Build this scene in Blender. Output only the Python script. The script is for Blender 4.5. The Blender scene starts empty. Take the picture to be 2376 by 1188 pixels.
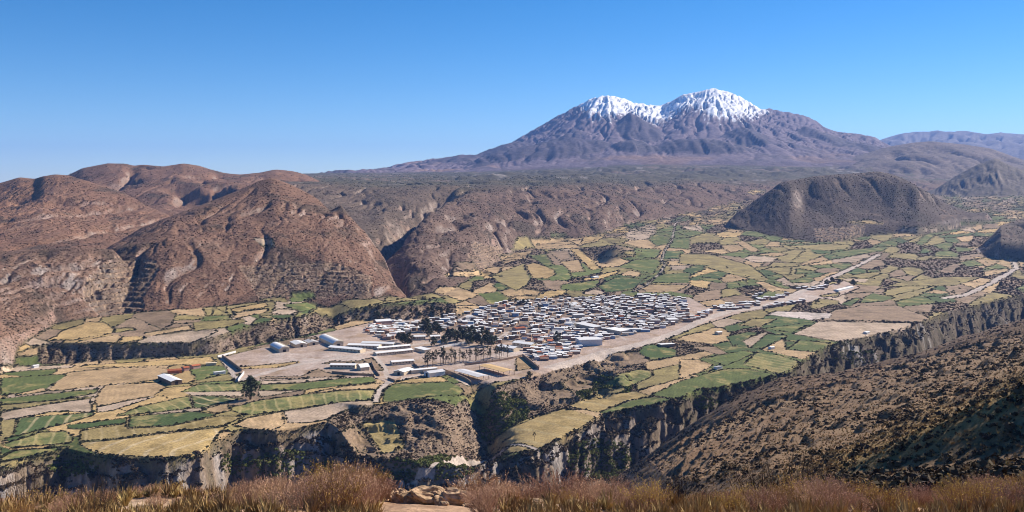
import bpy, math, random
import numpy as np
random.seed(7); rng = np.random.default_rng(7)
scene = bpy.context.scene
R = math.radians

# ---------------------------------------------------------------- camera, sky, sun, exposure
W, H, F, YH, ZC = 2376, 1188, 2200.0, 430.0, 200.0      # picture size, focal length and horizon row in its pixels, eye height above the town
cam_d = bpy.data.cameras.new('camera'); cam = bpy.data.objects.new('camera', cam_d)
scene.collection.objects.link(cam); scene.camera = cam
cam.location = (0, 0, ZC); cam.rotation_euler = (R(90), 0, 0)
cam_d.sensor_width = 36; cam_d.lens = 36 * F / W
cam_d.shift_y = (YH - H / 2) / W
cam_d.clip_start = 0.1; cam_d.clip_end = 90000
SUN_EL, SUN_AZ = 33.0, 58.0                              # azimuth clockwise from the view direction: from the right, a little beyond
world = bpy.data.worlds.new('World'); scene.world = world; world.use_nodes = True
nt = world.node_tree
sky = nt.nodes.new('ShaderNodeTexSky'); sky.sky_type = 'NISHITA'; sky.sun_disc = False
sky.sun_elevation = R(SUN_EL); sky.sun_rotation = R(SUN_AZ)
sky.altitude = 3500; sky.air_density = 1.0; sky.dust_density = 0.6; sky.ozone_density = 2.0
bg = nt.nodes['Background']; bg.inputs['Strength'].default_value = 0.082
hsv = nt.nodes.new('ShaderNodeHueSaturation'); hsv.inputs['Saturation'].default_value = 1.42; hsv.inputs['Hue'].default_value = .502; hsv.inputs['Value'].default_value = 1.0
nt.links.new(sky.outputs['Color'], hsv.inputs['Color']); nt.links.new(hsv.outputs['Color'], bg.inputs['Color'])
HAZE = 3.3e-5
sun_d = bpy.data.lights.new('sun', 'SUN'); sun = bpy.data.objects.new('sun', sun_d)
scene.collection.objects.link(sun)
sun_d.energy = 4.8; sun_d.angle = R(0.53); sun_d.color = (1.0, 0.90, 0.76)
SV = (math.sin(R(SUN_AZ)) * math.cos(R(SUN_EL)), math.cos(R(SUN_AZ)) * math.cos(R(SUN_EL)), math.sin(R(SUN_EL)))
import mathutils
sun.rotation_euler = mathutils.Vector(SV).to_track_quat('Z', 'Y').to_euler()
sun.location = (300, 0, 400)
scene.view_settings.view_transform = 'Standard'; scene.view_settings.look = 'None'
scene.view_settings.exposure = 0.75; scene.view_settings.gamma = 1
scene.render.engine = 'CYCLES'
scene.cycles.filter_width = 1.0; scene.cycles.max_bounces = 4; scene.cycles.volume_bounces = 1; scene.cycles.diffuse_bounces = 2

# ---------------------------------------------------------------- noise
_tab = {}
def perlin(x, y, seed):
    if seed not in _tab:
        g = np.random.default_rng(seed + 100).uniform(0, 2 * np.pi, (256, 256)).astype(np.float32)
        _tab[seed] = (np.cos(g), np.sin(g))
    gx, gy = _tab[seed]
    xi = np.floor(x).astype(np.int32); yi = np.floor(y).astype(np.int32)
    fx = (x - xi).astype(np.float32); fy = (y - yi).astype(np.float32)
    u = fx * fx * fx * (fx * (fx * 6 - 15) + 10); v = fy * fy * fy * (fy * (fy * 6 - 15) + 10)
    a, b, c, d = xi & 255, (xi + 1) & 255, yi & 255, (yi + 1) & 255
    n00 = gx[a, c] * fx + gy[a, c] * fy; n10 = gx[b, c] * (fx - 1) + gy[b, c] * fy
    n01 = gx[a, d] * fx + gy[a, d] * (fy - 1); n11 = gx[b, d] * (fx - 1) + gy[b, d] * (fy - 1)
    p = n00 + u * (n10 - n00); q = n01 + u * (n11 - n01)
    return (p + v * (q - p)) * 1.5
def fbm(x, y, octv, seed, gain=.5):
    t = 0; a = 1.0; s = 0
    for k in range(octv):
        t = t + a * perlin(x * 2 ** k, y * 2 ** k, seed + k); s += a; a *= gain
    return t / s
def ridged(x, y, octv, seed, gain=.5):                   # 0 in the creases, 1 far from them
    t = 0; a = 1.0; s = 0
    for k in range(octv):
        t = t + a * np.abs(perlin(x * 2 ** k, y * 2 ** k, seed + k)); s += a; a *= gain
    return np.clip(t / s * 2.2, 0, 1)
def sstep(a, b, x):
    t = np.clip((x - a) / (b - a), 0, 1); return t * t * (3 - 2 * t)

# ---------------------------------------------------------------- the land: a fan-shaped height field, finer near the eye
U = np.concatenate([np.arange(-960, -60, 30), np.arange(-60, 2437, 2.6), np.arange(2460, 3360, 30)])
segs = [(2.0, 24, 60), (24, 160, 80), (160, 620, 120), (620, 1130, 330), (1130, 2050, 270), (2050, 4200, 180), (4200, 11500, 120), (11500, 26000, 25)]
DG = np.concatenate([np.exp(np.linspace(math.log(a), math.log(b), n, endpoint=False)) for a, b, n in segs] + [[26000.]])
NU, ND = len(U), len(DG)
TX = (U - 1188) / F
X = TX[:, None] * DG[None, :]; Y = np.broadcast_to(DG[None, :], X.shape)
PX = np.broadcast_to(U[:, None], X.shape)
def zr(row, D): return ZC - (row - YH) / F * D
def dz(row, z): return (ZC - z) * F / (row - YH)
def smooth(A, k):
    if k < 2: return A
    w = np.hanning(k + 2)[1:-1]; w /= w.sum()
    P = np.pad(A, ((0, 0), (k // 2, k - 1 - k // 2)), mode='edge')
    out = np.zeros_like(A)
    for i in range(k): out += w[i] * P[:, i:i + A.shape[1]]
    return out
def line(kn, by='D'):                                    # knots (column, row, depth) or (column, row, height) -> row and depth at every grid column
    kn = sorted(kn); p = [k[0] for k in kn]
    Dk = [k[2] if by == 'D' else dz(k[1], k[2]) for k in kn]
    zk = [zr(k[1], d) for k, d in zip(kn, Dk)]
    D = np.interp(U, p, Dk); r = np.interp(U, p, [k[1] for k in kn])
    w = np.hanning(9)[1:-1]; w /= w.sum()                # soften the corners between knots
    D = np.convolve(np.pad(D, 3, mode='edge'), w, 'valid'); r = np.convolve(np.pad(r, 3, mode='edge'), w, 'valid')
    return zr(r, D), D
def loft(lines, front=.9, back=.6, k=15, side=.9, lim=None):
    Z = [l[0] for l in lines]; Dk = [l[1].copy() for l in lines]
    for i in range(1, len(Dk)): Dk[i] = np.maximum(Dk[i], Dk[i - 1] * 1.004)
    Z = np.array(Z); Dk = np.array(Dk)
    out = np.empty(X.shape); t = np.empty(X.shape); idx = np.arange(len(lines), dtype=float)
    for i in range(NU):
        d = np.concatenate([[Dk[0, i] * .2], Dk[:, i], [Dk[-1, i] * 4]])
        z = np.concatenate([[Z[0, i] - front * Dk[0, i] * .8], Z[:, i], [Z[-1, i] - back * Dk[-1, i] * 3]])
        out[i] = np.interp(DG, d, z); t[i] = np.interp(DG, Dk[:, i], idx)
    out = smooth(out, k)
    if lim:
        out -= side * np.maximum(0, np.maximum(lim[0] - PX, PX - lim[1])) / F * Y
    return out, t

WX = X + 14 * fbm(X / 60, Y / 60, 2, 1); WY = Y + 14 * fbm(X / 60, Y / 60, 2, 3)     # warped ground coordinates
n_big = fbm(X / 220, Y / 220, 4, 10); n_mid = fbm(X / 45, Y / 45, 3, 20); n_fine = fbm(X / 9, Y / 9, 3, 30)
gull = ridged(WX / 46, WY / 190, 3, 40)                  # erosion gullies running down towards the valley
gull2 = ridged(WX / 17, WY / 60, 2, 44)

# --- valley floor, canyon and terraces
rim_kn = [(-960,1100,-5),(0,1085,-5),(60,1062,-5),(150,1040,-5),(200,1052,-5),(300,1062,-5),(400,1062,-5),(470,1045,-5),(520,1010,-5),(560,995,-5),(640,1000,-5),(760,980,-6),(790,1000,-9),(830,1058,-22),(950,1066,-24),(980,1085,-27),(1060,1085,-30),(1110,1072,-32),(1130,1062,-32),(1250,1045,-28),(1280,1025,-26),(1360,985,-24),(1395,962,-22),(1560,925,-14),(1620,905,-12),(1810,870,-8),(1850,842,-5),(1930,797,-2),(2000,782,-2),(2130,752,-2),(2200,722,-4),(2280,702,-5),(2376,682,-6),(2800,640,-8),(3360,600,-10)]
R1 = line(rim_kn, 'z')
R2 = line([(-960,1050,-2),(0,1035,-2),(150,1010,-2),(300,1030,-2),(470,1010,-2),(560,970,-2),(760,955,-4),(800,965,-7),(840,985,-13),(940,985,-14),(1000,1010,-18),(1060,1020,-22),(1110,1005,-26),(1130,1000,-27),(1250,965,-25),(1370,950,-22),(1420,935,-20),(1560,880,-10),(1700,840,-6),(1810,830,-5),(1930,780,0),(2130,735,0),(2280,690,-2),(2376,672,-3),(3360,590,-5)], 'z')
R3 = line([(-960,1000,0),(0,990,0),(300,960,0),(560,935,0),(760,930,0),(830,940,0),(890,938,-3),(950,924,-3),(1050,928,-3),(1085,906,-3),(1130,903,-2),(1200,882,-1),(1270,856,0),(1330,836,0),(1400,812,2),(1500,790,4),(1620,750,6),(1720,722,6),(1900,710,3),(2130,700,3),(2376,655,0),(3360,560,5)], 'z')
R4 = line([(-960,880,0),(0,858,0),(250,838,0),(440,828,0),(500,822,1),(600,800,2),(700,785,4),(760,765,6),(820,745,8),(900,745,6),(1250,745,4),(1600,730,8),(1750,700,9),(1900,690,6),(2376,640,2),(3360,545,5)], 'z')
R5 = line([(-960,850,16),(0,812,18),(110,795,18),(250,797,18),(440,797,15),(500,780,20),(600,748,24),(700,728,26),(735,722,22),(770,735,14),(820,718,24),(850,710,27),(950,703,26),(1050,698,22),(1100,715,10),(1250,692,12),(1450,690,12),(1600,690,14),(1750,680,14),(1900,672,12),(2376,620,6),(3360,520,10)], 'z')
R6 = line([(-960,800,25),(0,785,24),(130,752,28),(400,742,30),(600,700,34),(700,688,35),(740,700,25),(800,690,33),(870,698,30),(950,688,30),(1000,690,26),(1050,672,28),(1200,660,30),(1300,640,35),(1450,630,30),(1600,620,32),(1750,610,32),(1900,600,30),(2100,590,28),(2376,570,22),(3360,490,30)], 'z')
R7 = line([(-960,640,1900),(600,600,1900),(900,600,1850),(1000,640,1850),(1100,610,2000),(1200,590,2150),(1300,560,2400),(1450,540,2550),(1600,520,2900),(1750,525,2900),(1900,540,2950),(2100,520,3000),(2376,500,3400),(3360,450,3400)])
R8 = line([(-960,600,3400),(900,560,3400),(1300,490,3500),(1600,480,3700),(1700,470,3800),(2200,465,4200),(2376,460,4300),(3360,440,4300)])
R9 = line([(-960,432,7000),(3360,425,7000)])
R10 = line([(-960,436,26000),(3360,432,26000)])
R1 = (R1[0] + 1.5 * fbm(U / 40., U * 0 + 2.2, 2, 151) * (U > 1400), R1[1] + 20 * fbm(U / 70., U * 0 + 5.1, 3, 153) * np.clip((U - 1400) / 150, 0, 1))
foot_w = np.interp(U, [-960, 500, 800, 1000, 1150, 1400, 1800, 2400, 3360], [26, 30, 34, 24, 34, 46, 52, 90, 120])
gv = .6 * ridged(U / 120., U * 0 + 3.3, 2, 50) + .4 * ridged(U / 37., U * 0 + 7.3, 2, 52)                 # buttresses along the rim
foot_w = foot_w * (.45 + 1.1 * gv)
Ds = R1[1]
A1 = (np.interp(U, [1500, 1950], [-60., -46.]) + 4 * fbm(U / 90., U * 0 + .7, 2, 55), Ds - foot_w)
A0 = (np.full(NU, -64.), A1[1] - 25)
Dm = (A1[1] * .55 + Ds * .45); Am = (A1[0] * .35 + R1[0] * .65, Dm)
Zb, Tb = loft([A0, A1, Am, R1, R2, R3, R4, R5, R6, R7, R8, R9, R10], front=.5, back=0, k=3)
far_ok = sstep(600, 900, Y)
cl = sstep(1.0, 1.4, Tb) * (1 - sstep(2.85, 3.05, Tb))
cw = X + 9 * perlin(X / 38, Zb / 16, 56) + 5 * perlin(X / 15, Zb / 7, 57)
cg = ridged(cw / 27 + .3 * n_mid, Y / 60 + Zb / 40, 3, 58)
Zb = Zb - cl * (13 * (1 - cg) ** 1.4 + 8 * np.maximum(0, -n_mid) + 3.5 * fbm(X / 12, Y / 12, 3, 59, .6))
st = Zb / 9 + .8 * n_mid; sf = st - np.floor(st)
Zb = Zb + cl * 9 * .5 * (sstep(.45, 1., sf) - sf)
scarp = sstep(6.0, 6.2, Tb) * (1 - sstep(6.85, 7.0, Tb)) * (1 - sstep(1000, 1100, PX)) * sstep(60, 130, PX)
Zb = Zb - scarp * 6 * (1 - gull2)
lowslope = sstep(3.0, 3.4, Tb) * (1 - sstep(4.7, 5.0, Tb)) * sstep(790, 850, PX) * (1 - sstep(1060, 1110, PX)) + \
           sstep(4.05, 4.3, Tb) * (1 - sstep(4.8, 4.98, Tb)) * sstep(1090, 1120, PX) * (1 - sstep(1420, 1500, PX))
Zb = Zb + lowslope * (7 * n_mid + 2.5 * n_fine - 5 * (1 - gull) + 5 * perlin((X + .3 * Y) / 34, Y / 50, 61))
lz = Zb / 8 + .8 * n_mid; lf = lz - np.floor(lz); Zb = Zb + lowslope * 8 * .8 * (sstep(.4, 1., lf) - lf)
flat = 1 - np.clip(cl + scarp + lowslope, 0, 1)
Zb = Zb + flat * (1.2 * n_mid * sstep(4.5, 8, Tb) + .5 * n_mid + sstep(8.4, 9.6, Tb) * 9 * n_mid)
# side gully cutting the terrace below the yard
gx = np.interp(Y, [780, 860, 930, 1000, 1030], [1075, 1118, 1118, 1094, 1090]); gd = np.abs((PX - gx) / F * Y + 9 * n_mid + 3 * n_fine)
gwid = np.interp(Y, [780, 900, 985], [24, 16, 7]); Zb = Zb - (27 * np.exp(-(gd / gwid) ** 2) + 5 * np.exp(-(gd / 30) ** 2) * (1 - sstep(900, 950, Y))) * sstep(770, 830, Y) * (1 - sstep(935, 985, Y)) * sstep(2.9, 3.1, Tb) * (1 + .3 * n_mid)
# hollow on the far fields
def pit(px, row, D, rx, ry, dep):
    x = (px - 1188) / F * D; return dep * np.exp(-((X - x) / rx) ** 2 - ((Y - D) / ry) ** 2)
Zb = Zb + pit(1440, 590, 2110, 46, 60, 20) - pit(1392, 600, 2050, 22, 60, 16) - pit(1475, 590, 2090, 14, 30, 10)

# --- hills, each with its own front foot, shoulder and crest
LB, TB = loft([line([(-960,800,1000),(0,786,1035),(130,752,1175),(230,735,1225),(300,730,1260),(400,735,1280)]),
               line([(-960,640,1270),(0,640,1240),(100,630,1260),(200,640,1280),(300,690,1300),(400,733,1300)]),
               line([(-960,560,1400),(0,580,1370),(60,576,1370),(200,571,1380),(262,575,1400),(300,612,1390),(340,670,1340),(400,730,1320)])], lim=(-960, 360), k=9)
LA, TA = loft([line([(200,735,1230),(400,742,1250),(500,720,1300),(600,702,1345),(700,690,1385),(740,694,1390),(850,698,1400),(950,690,1450),(990,694,1440)]),
               line([(200,700,1260),(300,660,1330),(400,640,1350),(500,640,1380),(600,645,1410),(700,645,1430),(850,655,1440),(950,688,1460),(990,693,1450)]),
               line([(200,640,1340),(270,582,1450),(330,571,1440),(400,555,1450),(450,552,1460),(520,556,1480),(600,562,1500),(700,576,1510),(760,592,1500),(850,622,1500),(950,687,1470),(990,692,1455)]),
               line([(200,620,1440),(270,560,1600),(330,535,1620),(400,510,1640),(500,490,1680),(600,470,1720),(660,470,1720),(720,500,1680),(780,500,1690),(850,560,1600),(950,686,1480),(990,691,1460)]),
               line([(200,600,1500),(250,573,1650),(330,525,1720),(450,480,1800),(550,440,1880),(600,416,1920),(630,408,1930),(660,419,1930),(700,437,1920),(740,461,1890),(765,488,1840),(792,470,1800),(812,490,1760),(850,520,1720),(870,545,1690),(890,566,1640),(920,636,1540),(950,685,1490),(990,690,1465)])], back=.5, lim=(225, 985), k=15)
LC, TC = loft([line([(-960,600,1600),(0,600,1600),(250,590,1650),(440,560,1800),(480,540,1900)]),
               line([(-960,470,2250),(0,480,2200),(100,470,2200),(250,500,2150),(350,510,2150),(440,520,2000),(480,530,1950)]),
               line([(-960,430,2600),(-300,432,2600),(0,419,2550),(45,405,2550),(80,409,2550),(100,402,2500),(128,397,2500),(160,400,2500),(200,412,2480),(260,432,2450),(300,447,2420),(350,476,2350),(400,498,2250),(440,512,2150),(480,525,2000)])], back=.5, lim=(-960, 470), k=15)
LD, TD = loft([line([(-100,560,2500),(600,520,2500),(850,500,2600)]),
               line([(-100,460,3000),(190,440,3000),(425,430,3000),(640,430,2900),(850,470,2900)]),
               line([(-100,450,3400),(60,425,3400),(150,405,3400),(190,385,3400),(250,373,3400),(290,374,3400),(310,379,3400),(330,376,3400),(380,381,3400),(425,374,3450),(460,380,3500),(490,390,3500),(520,398,3500),(560,402,3500),(600,398,3600),(640,390,3600),(680,394,3600),(710,402,3600),(760,425,3600),(850,460,3600)])], back=.35, lim=(-100, 800), k=15)
LP, TP = loft([line([(640,440,2500),(720,475,2350),(780,505,2250),(850,550,2050),(890,585,1900),(940,570,2100),(1000,530,2350),(1100,480,2700)]),
               line([(640,428,2700),(720,445,2600),(780,462,2520),(850,490,2400),(890,510,2250),(940,495,2450),(990,470,2600),(1100,460,2900)]),
               line([(640,421,3000),(760,428,2950),(850,436,2850),(950,434,2850),(1000,432,2900),(1100,432,3100)]),
               line([(640,413,4000),(1100,418,4300)]),
               line([(640,404,6500),(760,401,7000),(900,400,7000),(1100,398,7000)])], back=.01, lim=(600, 1200), k=11)
LS, TS = loft([line([(865,606,1760),(900,652,1590),(950,692,1455),(1000,692,1470),(1050,674,1560),(1100,640,1750),(1150,605,2000),(1200,582,2200),(1250,562,2350),(1300,552,2450),(1350,551,2450),(1400,546,2520),(1470,511,2900),(1550,500,3150),(1620,490,3400),(1700,480,3700),(1780,470,4000),(2000,450,4500),(2300,440,5200)]),
               line([(865,604,1765),(900,600,1660),(950,600,1640),(1000,590,1720),(1050,560,1900),(1100,530,2100),(1150,515,2250),(1200,500,2450),(1300,480,2650),(1400,480,2800),(1470,475,3100),(1550,470,3350),(1620,462,3600),(1700,460,3850),(1780,455,4150),(2000,440,4800),(2300,436,5400)]),
               line([(865,602,1775),(900,560,1790),(950,527,1920),(1000,490,2150),(1030,460,2400),(1060,446,2600),(1150,438,2900),(1300,432,3200),(1400,432,3400),(1500,432,3700),(1600,424,4100),(1750,428,4500),(2000,415,5300),(2300,425,5800)]),
               line([(865,604,1800),(900,570,1850),(950,530,2000),(1000,492,2250),(1060,432,3400),(1150,424,3700),(1300,416,4200),(1500,410,4800),(1750,405,5400),(2000,400,6000),(2300,420,6300)]),
               line([(865,630,1850),(900,600,1950),(950,560,2300),(1000,500,2700),(1060,400,7000),(1150,398,7000),(1300,392,7000),(1500,380,7200),(1750,384,7200),(2000,385,7200),(2300,420,7200)])], back=.02, lim=(862, 2300), k=11)
LM, TM = loft([line([(1690,512,2850),(1740,545,2700),(1800,560,2620),(1900,560,2600),(1960,553,2650),(2000,535,2750),(2080,525,2800),(2130,525,2780),(2200,505,2950),(2260,498,3100),(2300,495,3200)]),
               line([(1690,511,2880),(1740,508,2860),(1800,478,2860),(1835,455,2900),(1865,475,2960),(1900,490,2900),(1940,500,2870),(1965,482,2935),(2000,478,2975),(2050,478,2980),(2080,486,2930),(2100,470,3000),(2130,480,2950),(2200,490,3050),(2300,494,3250)]),
               line([(1690,510,2900),(1720,484,2950),(1770,452,3000),(1810,428,3010),(1850,421,3050),(1870,421,3080),(1900,415,3090),(1990,410,3130),(2040,406,3150),(2080,414,3120),(2110,425,3100),(2130,433,3080),(2160,448,3130),(2200,471,3190),(2260,496,3290),(2300,510,3340)]),
               line([(1690,510,2910),(1720,482,2960),(1770,450,3020),(1810,420,3050),(1850,412,3120),(1900,405,3250),(1990,400,3350),(2040,396,3350),(2080,405,3300),(2110,420,3200),(2130,430,3120),(2160,446,3160),(2200,470,3210),(2260,496,3300),(2300,510,3350)])], back=.6, lim=(1693, 2290), k=7, side=1.2)
LV, TV = loft([line([(780,402,7200),(1000,400,7000),(1120,396,6900),(1300,386,6900),(1500,376,7000),(1700,376,7000),(1900,382,7000),(2000,376,7000),(2100,366,7500),(2300,372,7500)]),
               line([(780,400,7800),(1000,384,7900),(1120,376,8000),(1300,345,8200),(1410,318,8500),(1540,325,8400),(1660,315,8600),(1800,322,8400),(1900,340,8200),(2000,350,8000),(2100,362,8000),(2300,370,8000)]),
               line([(780,399,8500),(880,393,9000),(960,376,9200),(1040,366,9500),(1120,362,9700),(1220,322,10000),(1300,282,10000),(1375,252,10000),(1410,246,10000),(1470,262,10000),(1540,272,10100),(1600,245,10000),(1660,238,9900),(1720,252,10000),(1800,276,10000),(1890,292,10000),(1950,314,9800),(2030,326,9700),(2100,350,9500),(2300,366,9000)]),
               line([(780,398,9000),(880,390,9500),(960,372,9700),(1040,362,10000),(1120,356,10200),(1170,338,10400),(1220,308,10600),(1260,283,10700),(1300,262,10700),(1340,240,10700),(1375,222,10700),(1410,215,10700),(1440,220,10700),(1470,232,10700),(1510,238,10700),(1535,239,10800),(1560,226,10700),(1585,212,10700),(1610,208,10700),(1640,202,10700),(1665,200,10700),(1690,206,10700),(1720,220,10700),(1745,236,10700),(1770,248,10700),(1810,251,10700),(1850,260,10700),(1890,275,10700),(1920,295,10500),(1950,303,10400),(1990,308,10300),(2030,318,10200),(2060,332,10000),(2100,347,10000),(2200,360,10000),(2300,365,10000)])], back=.5, lim=(760, 2300), k=5)
LR, TR = loft([line([(2100,470,4500),(2376,470,4400),(2700,460,4400)]), line([(2100,450,5000),(2170,432,5000),(2222,396,5100),(2270,370,5150),(2310,355,5150),(2340,371,5150),(2376,386,5150),(2450,410,5150),(2700,450,5150)])], back=.5, lim=(2120, 2700), k=9)
LQ, TQ = loft([line([(1850,425,5500),(2100,440,5500),(2376,440,5500),(3360,440,5500)]), line([(1850,395,6600),(2000,378,6700),(2120,370,6700),(2376,385,6700),(3360,400,6700)]),
               line([(1850,392,7400),(1930,380,7500),(1990,358,7700),(2060,336,7800),(2120,325,7800),(2160,322,7800),(2240,330,7800),(2300,340,7800),(2376,368,7800),(2500,390,7800),(3360,400,7800)])], back=.25, lim=(1850, 3360), k=9)
LF, TF = loft([line([(1900,350,14000),(3360,340,14000)]), line([(1900,345,19000),(2020,322,19000),(2060,308,19000),(2090,298,19000),(2130,294,19000),(2150,298,19000),(2180,293,19000),(2260,296,19000),(2290,301,19000),(2320,297,19000),(2376,300,19000),(2500,306,19000),(2700,320,19000),(3360,330,19000)])], back=.3, lim=(1900, 3360), k=5)
LE, TE = loft([line([(2310,560,2450),(2376,568,2400),(2800,560,2300)]), line([(2310,524,2650),(2345,512,2750),(2376,502,2800),(2500,480,2800),(2800,470,2800)])], back=.5, lim=(2322, 2800), k=9)

def cone(px, row, D, rx, ry, foot, seed, p=1.0, amp=.12):  # a free-standing peak: apex seen at (px,row), radii in metres
    x = (px - 1188) / F * D; za = zr(row, D)
    a = np.arctan2(X - x, Y - D); r = np.sqrt(((X - x) / rx) ** 2 + ((Y - D) / ry) ** 2)
    r = r * (1 + amp * perlin(a * 2.2, r * .7, seed) + amp * .6 * perlin(a * 6, r * 1.3, seed + 1))
    return za - foot * np.minimum(r, 2.5) ** p - 2 * foot * np.maximum(0, r - 2.5)
cones = [cone(1462, 258, 9300, 330, 700, 260, 70), cone(1345, 300, 8900, 420, 500, 150, 72), cone(1335, 318, 8300, 560, 500, 110, 73, 1.3),
         cone(1465, 322, 8000, 360, 500, 150, 75, 1.4), cone(1615, 319, 8000, 420, 400, 90, 77, 1.8), cone(1720, 292, 8700, 420, 700, 220, 79, 1.2),
         cone(1870, 290, 9300, 420, 700, 200, 81), cone(1980, 330, 8600, 500, 600, 130, 83, 1.3), cone(2090, 352, 7900, 420, 500, 110, 85, 1.2),
         cone(1205, 325, 9400, 350, 600, 110, 87, 1.2), cone(800, 391, 8000, 300, 400, 60, 89, 1.3), cone(1080, 357, 9000, 260, 400, 45, 90, 1.4)]
CV = np.maximum.reduce(cones)

# slopes of the hill we stand on
N1, TN = loft([line([(-960,2000,2.6),(3360,2000,2.6)]),
               line([(-960,1200,10),(3360,1190,10)]),
               line([(-960,1150,15),(0,1166,14),(150,1162,14),(300,1152,14),(700,1156,14),(870,1168,13.5),(1050,1158,13.5),(1300,1150,14),(1700,1156,14),(2000,1168,14),(2376,1162,15),(3360,1100,18)]),
               line([(-960,1350,45),(1200,1350,45),(1700,1300,45),(2376,1260,45),(3360,1150,45)]),
               line([(-960,1500,200),(1000,1450,200),(1400,1300,200),(1700,1165,200),(1900,1100,200),(2100,1066,200),(2376,1020,200),(3360,900,200)]),
               line([(-960,1560,430),(1000,1500,430),(1300,1370,430),(1420,1240,430),(1600,1085,430),(1750,1020,430),(1900,965,430),(2376,835,440),(3360,700,500)]),
               line([(-960,1520,500),(1000,1420,620),(1300,1210,780),(1420,1113,830),(1500,1058,840),(1576,1000,860),(1700,925,880),(1810,877,900),(1953,864,960),(2104,830,1050),(2217,789,1150),(2368,742,1300),(2800,650,1600),(3360,600,1700)])], front=0, back=.45, k=5)
nearm = sstep(18, 120, Y)
N1 = N1 + nearm * (sstep(60, 300, Y) * 5.5 * fbm(WX / 70, WY / 110, 3, 60) + 1.3 * n_fine * sstep(60, 200, Y) + sstep(100, 300, Y) * 1.6 * perlin((X * .5 + Y) / 16, (X - Y * .3) / 60, 63)) \
     + (1 - nearm) * (.16 * fbm(X / 1.6, Y / 1.6, 4, 64) + .5 * fbm(X / 6, Y / 6, 2, 67) * sstep(11, 14, Y))
Dc = np.interp(U, [1700, 1850, 1950, 2130, 2250, 2376, 3360], [160, 156, 153, 149, 146, 143, 130])[:, None]
N2 = 120 + .65 * X - .8 * np.maximum(0, Y - Dc) - 1.5 * np.maximum(0, 95 - Y) + 1.6 * fbm(X / 22, Y / 22, 3, 68) + .25 * fbm(X / 2.2, Y / 2.2, 2, 69)
N2 = np.where(Y < 60, -300, N2)

# erosion on the hills, fading at foot and crest so the outlines stay
def hump(T, n): return np.clip(np.minimum(T, n - T) * 1.6, 0, 1)
warpA = fbm(X / 160, Y / 160, 2, 91)
gA = ridged((X + 40 * warpA) / 75, (Y + 40 * warpA) / 420, 3, 92)
gB = ridged((X - .45 * Y + 30 * warpA) / 60, (Y + .4 * X) / 300, 3, 95)
inc = lambda a, p: np.clip(1 - a, 0, 1) ** p              # narrow cuts along the creases of the noise
gC = ridged((X + 14 * n_mid) / 24, (Y + 10 * n_mid) / 120, 3, 93); rough = fbm(X / 26, Y / 26, 4, 97, .6)
hB, hA, hS = hump(TB, 2), hump(TA, 4), hump(TS, 4) * (1 - sstep(2.2, 3.0, TS))
LB = LB - hB * (15 * inc(gB, 3) + 4 * inc(gC, 2)) + hB * (6 * n_big + 5 * rough)
LA = LA - hA * (17 * inc(gA, 4) * sstep(-.35, .2, n_big) + 3 * inc(gC, 3)) + hA * (15 * n_big + 2.8 * rough)
LC = LC - hump(TC, 2) * (26 * inc(ridged((X - .3 * Y + 80 * warpA) / 200, Y / 900, 2, 98), 4) + 5 * inc(gC, 2)) + hump(TC, 2) * (9 * n_big + 3 * rough)
LD = LD - hump(TD, 2) * (45 * inc(ridged((X + 90 * warpA) / 260, Y / 1100, 2, 101), 3.5) + 6 * inc(gA, 3)) + hump(TD, 2) * (16 * n_big + 3 * rough)
LP = LP - hump(TP, 4) * (16 * inc(gA, 4) + 3 * inc(gC, 3)) + 2 * rough + hump(TP, 4) * 8 * n_big
LS = LS - hS * (24 * inc(ridged((X + 50 * warpA) / 140, (Y - .2 * X) / 420, 3, 104), 3.5) + 4 * inc(gC, 2.5) - 14 * n_big - 2.5 * rough) + sstep(2.2, 3.2, TS) * (34 * n_big + 26 * fbm(X / 420, Y / 700, 3, 157) - 8 * inc(gA, 3)) * (1 - sstep(3.6, 4, TS))
LM = LM - hump(TM, 3) * (13 * inc(ridged((X + 30 * warpA) / 120, Y / 500, 2, 107), 4) * sstep(1.0, 1.8, TM) + 4 * inc(gC, 3)) + hump(TM, 3) * (7 * n_big + 2.5 * rough)
thS = np.arctan2(X - np.where(PX < 1535, 1080., 2320.), Y - 11000); rS = np.hypot(X - np.where(PX < 1535, 1080., 2320.), Y - 11000)
gV = ridged(thS * 14 + .6 * fbm(X / 500, Y / 500, 2, 110), rS / 4000, 3, 111)
gV2 = ridged(X / 130 + .8 * fbm(X / 400, Y / 400, 2, 210), Y / 1500, 2, 212)
hV = np.clip(np.minimum(TV * 1.2, (3 - TV) * 2.2), 0, 1)
LV = LV - hV * (50 * inc(gV, 2.2) + 24 * inc(gV2, 2.5)) + 30 * fbm(X / 110, Y / 150, 3, 215, .6) * sstep(760, 1000, LV) + hV * 34 * fbm(X / 300, Y / 300, 3, 114)
CV = CV - 16 * (1 - gV2) + 8 * fbm(X / 200, Y / 200, 2, 118)
LR = LR - hump(TR, 1) * 30 * (1 - gB); LQ = LQ - hump(TQ, 2) * 60 * (1 - ridged(X / 420, Y / 900, 3, 119)) ** 2
LF = LF - hump(TF, 1) * 300 * (1 - ridged(X / 700, Y / 3000, 3, 122)) ** 1.4
LE = LE + hump(TE, 1) * (8 * n_mid - 14 * (1 - gull))

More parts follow.
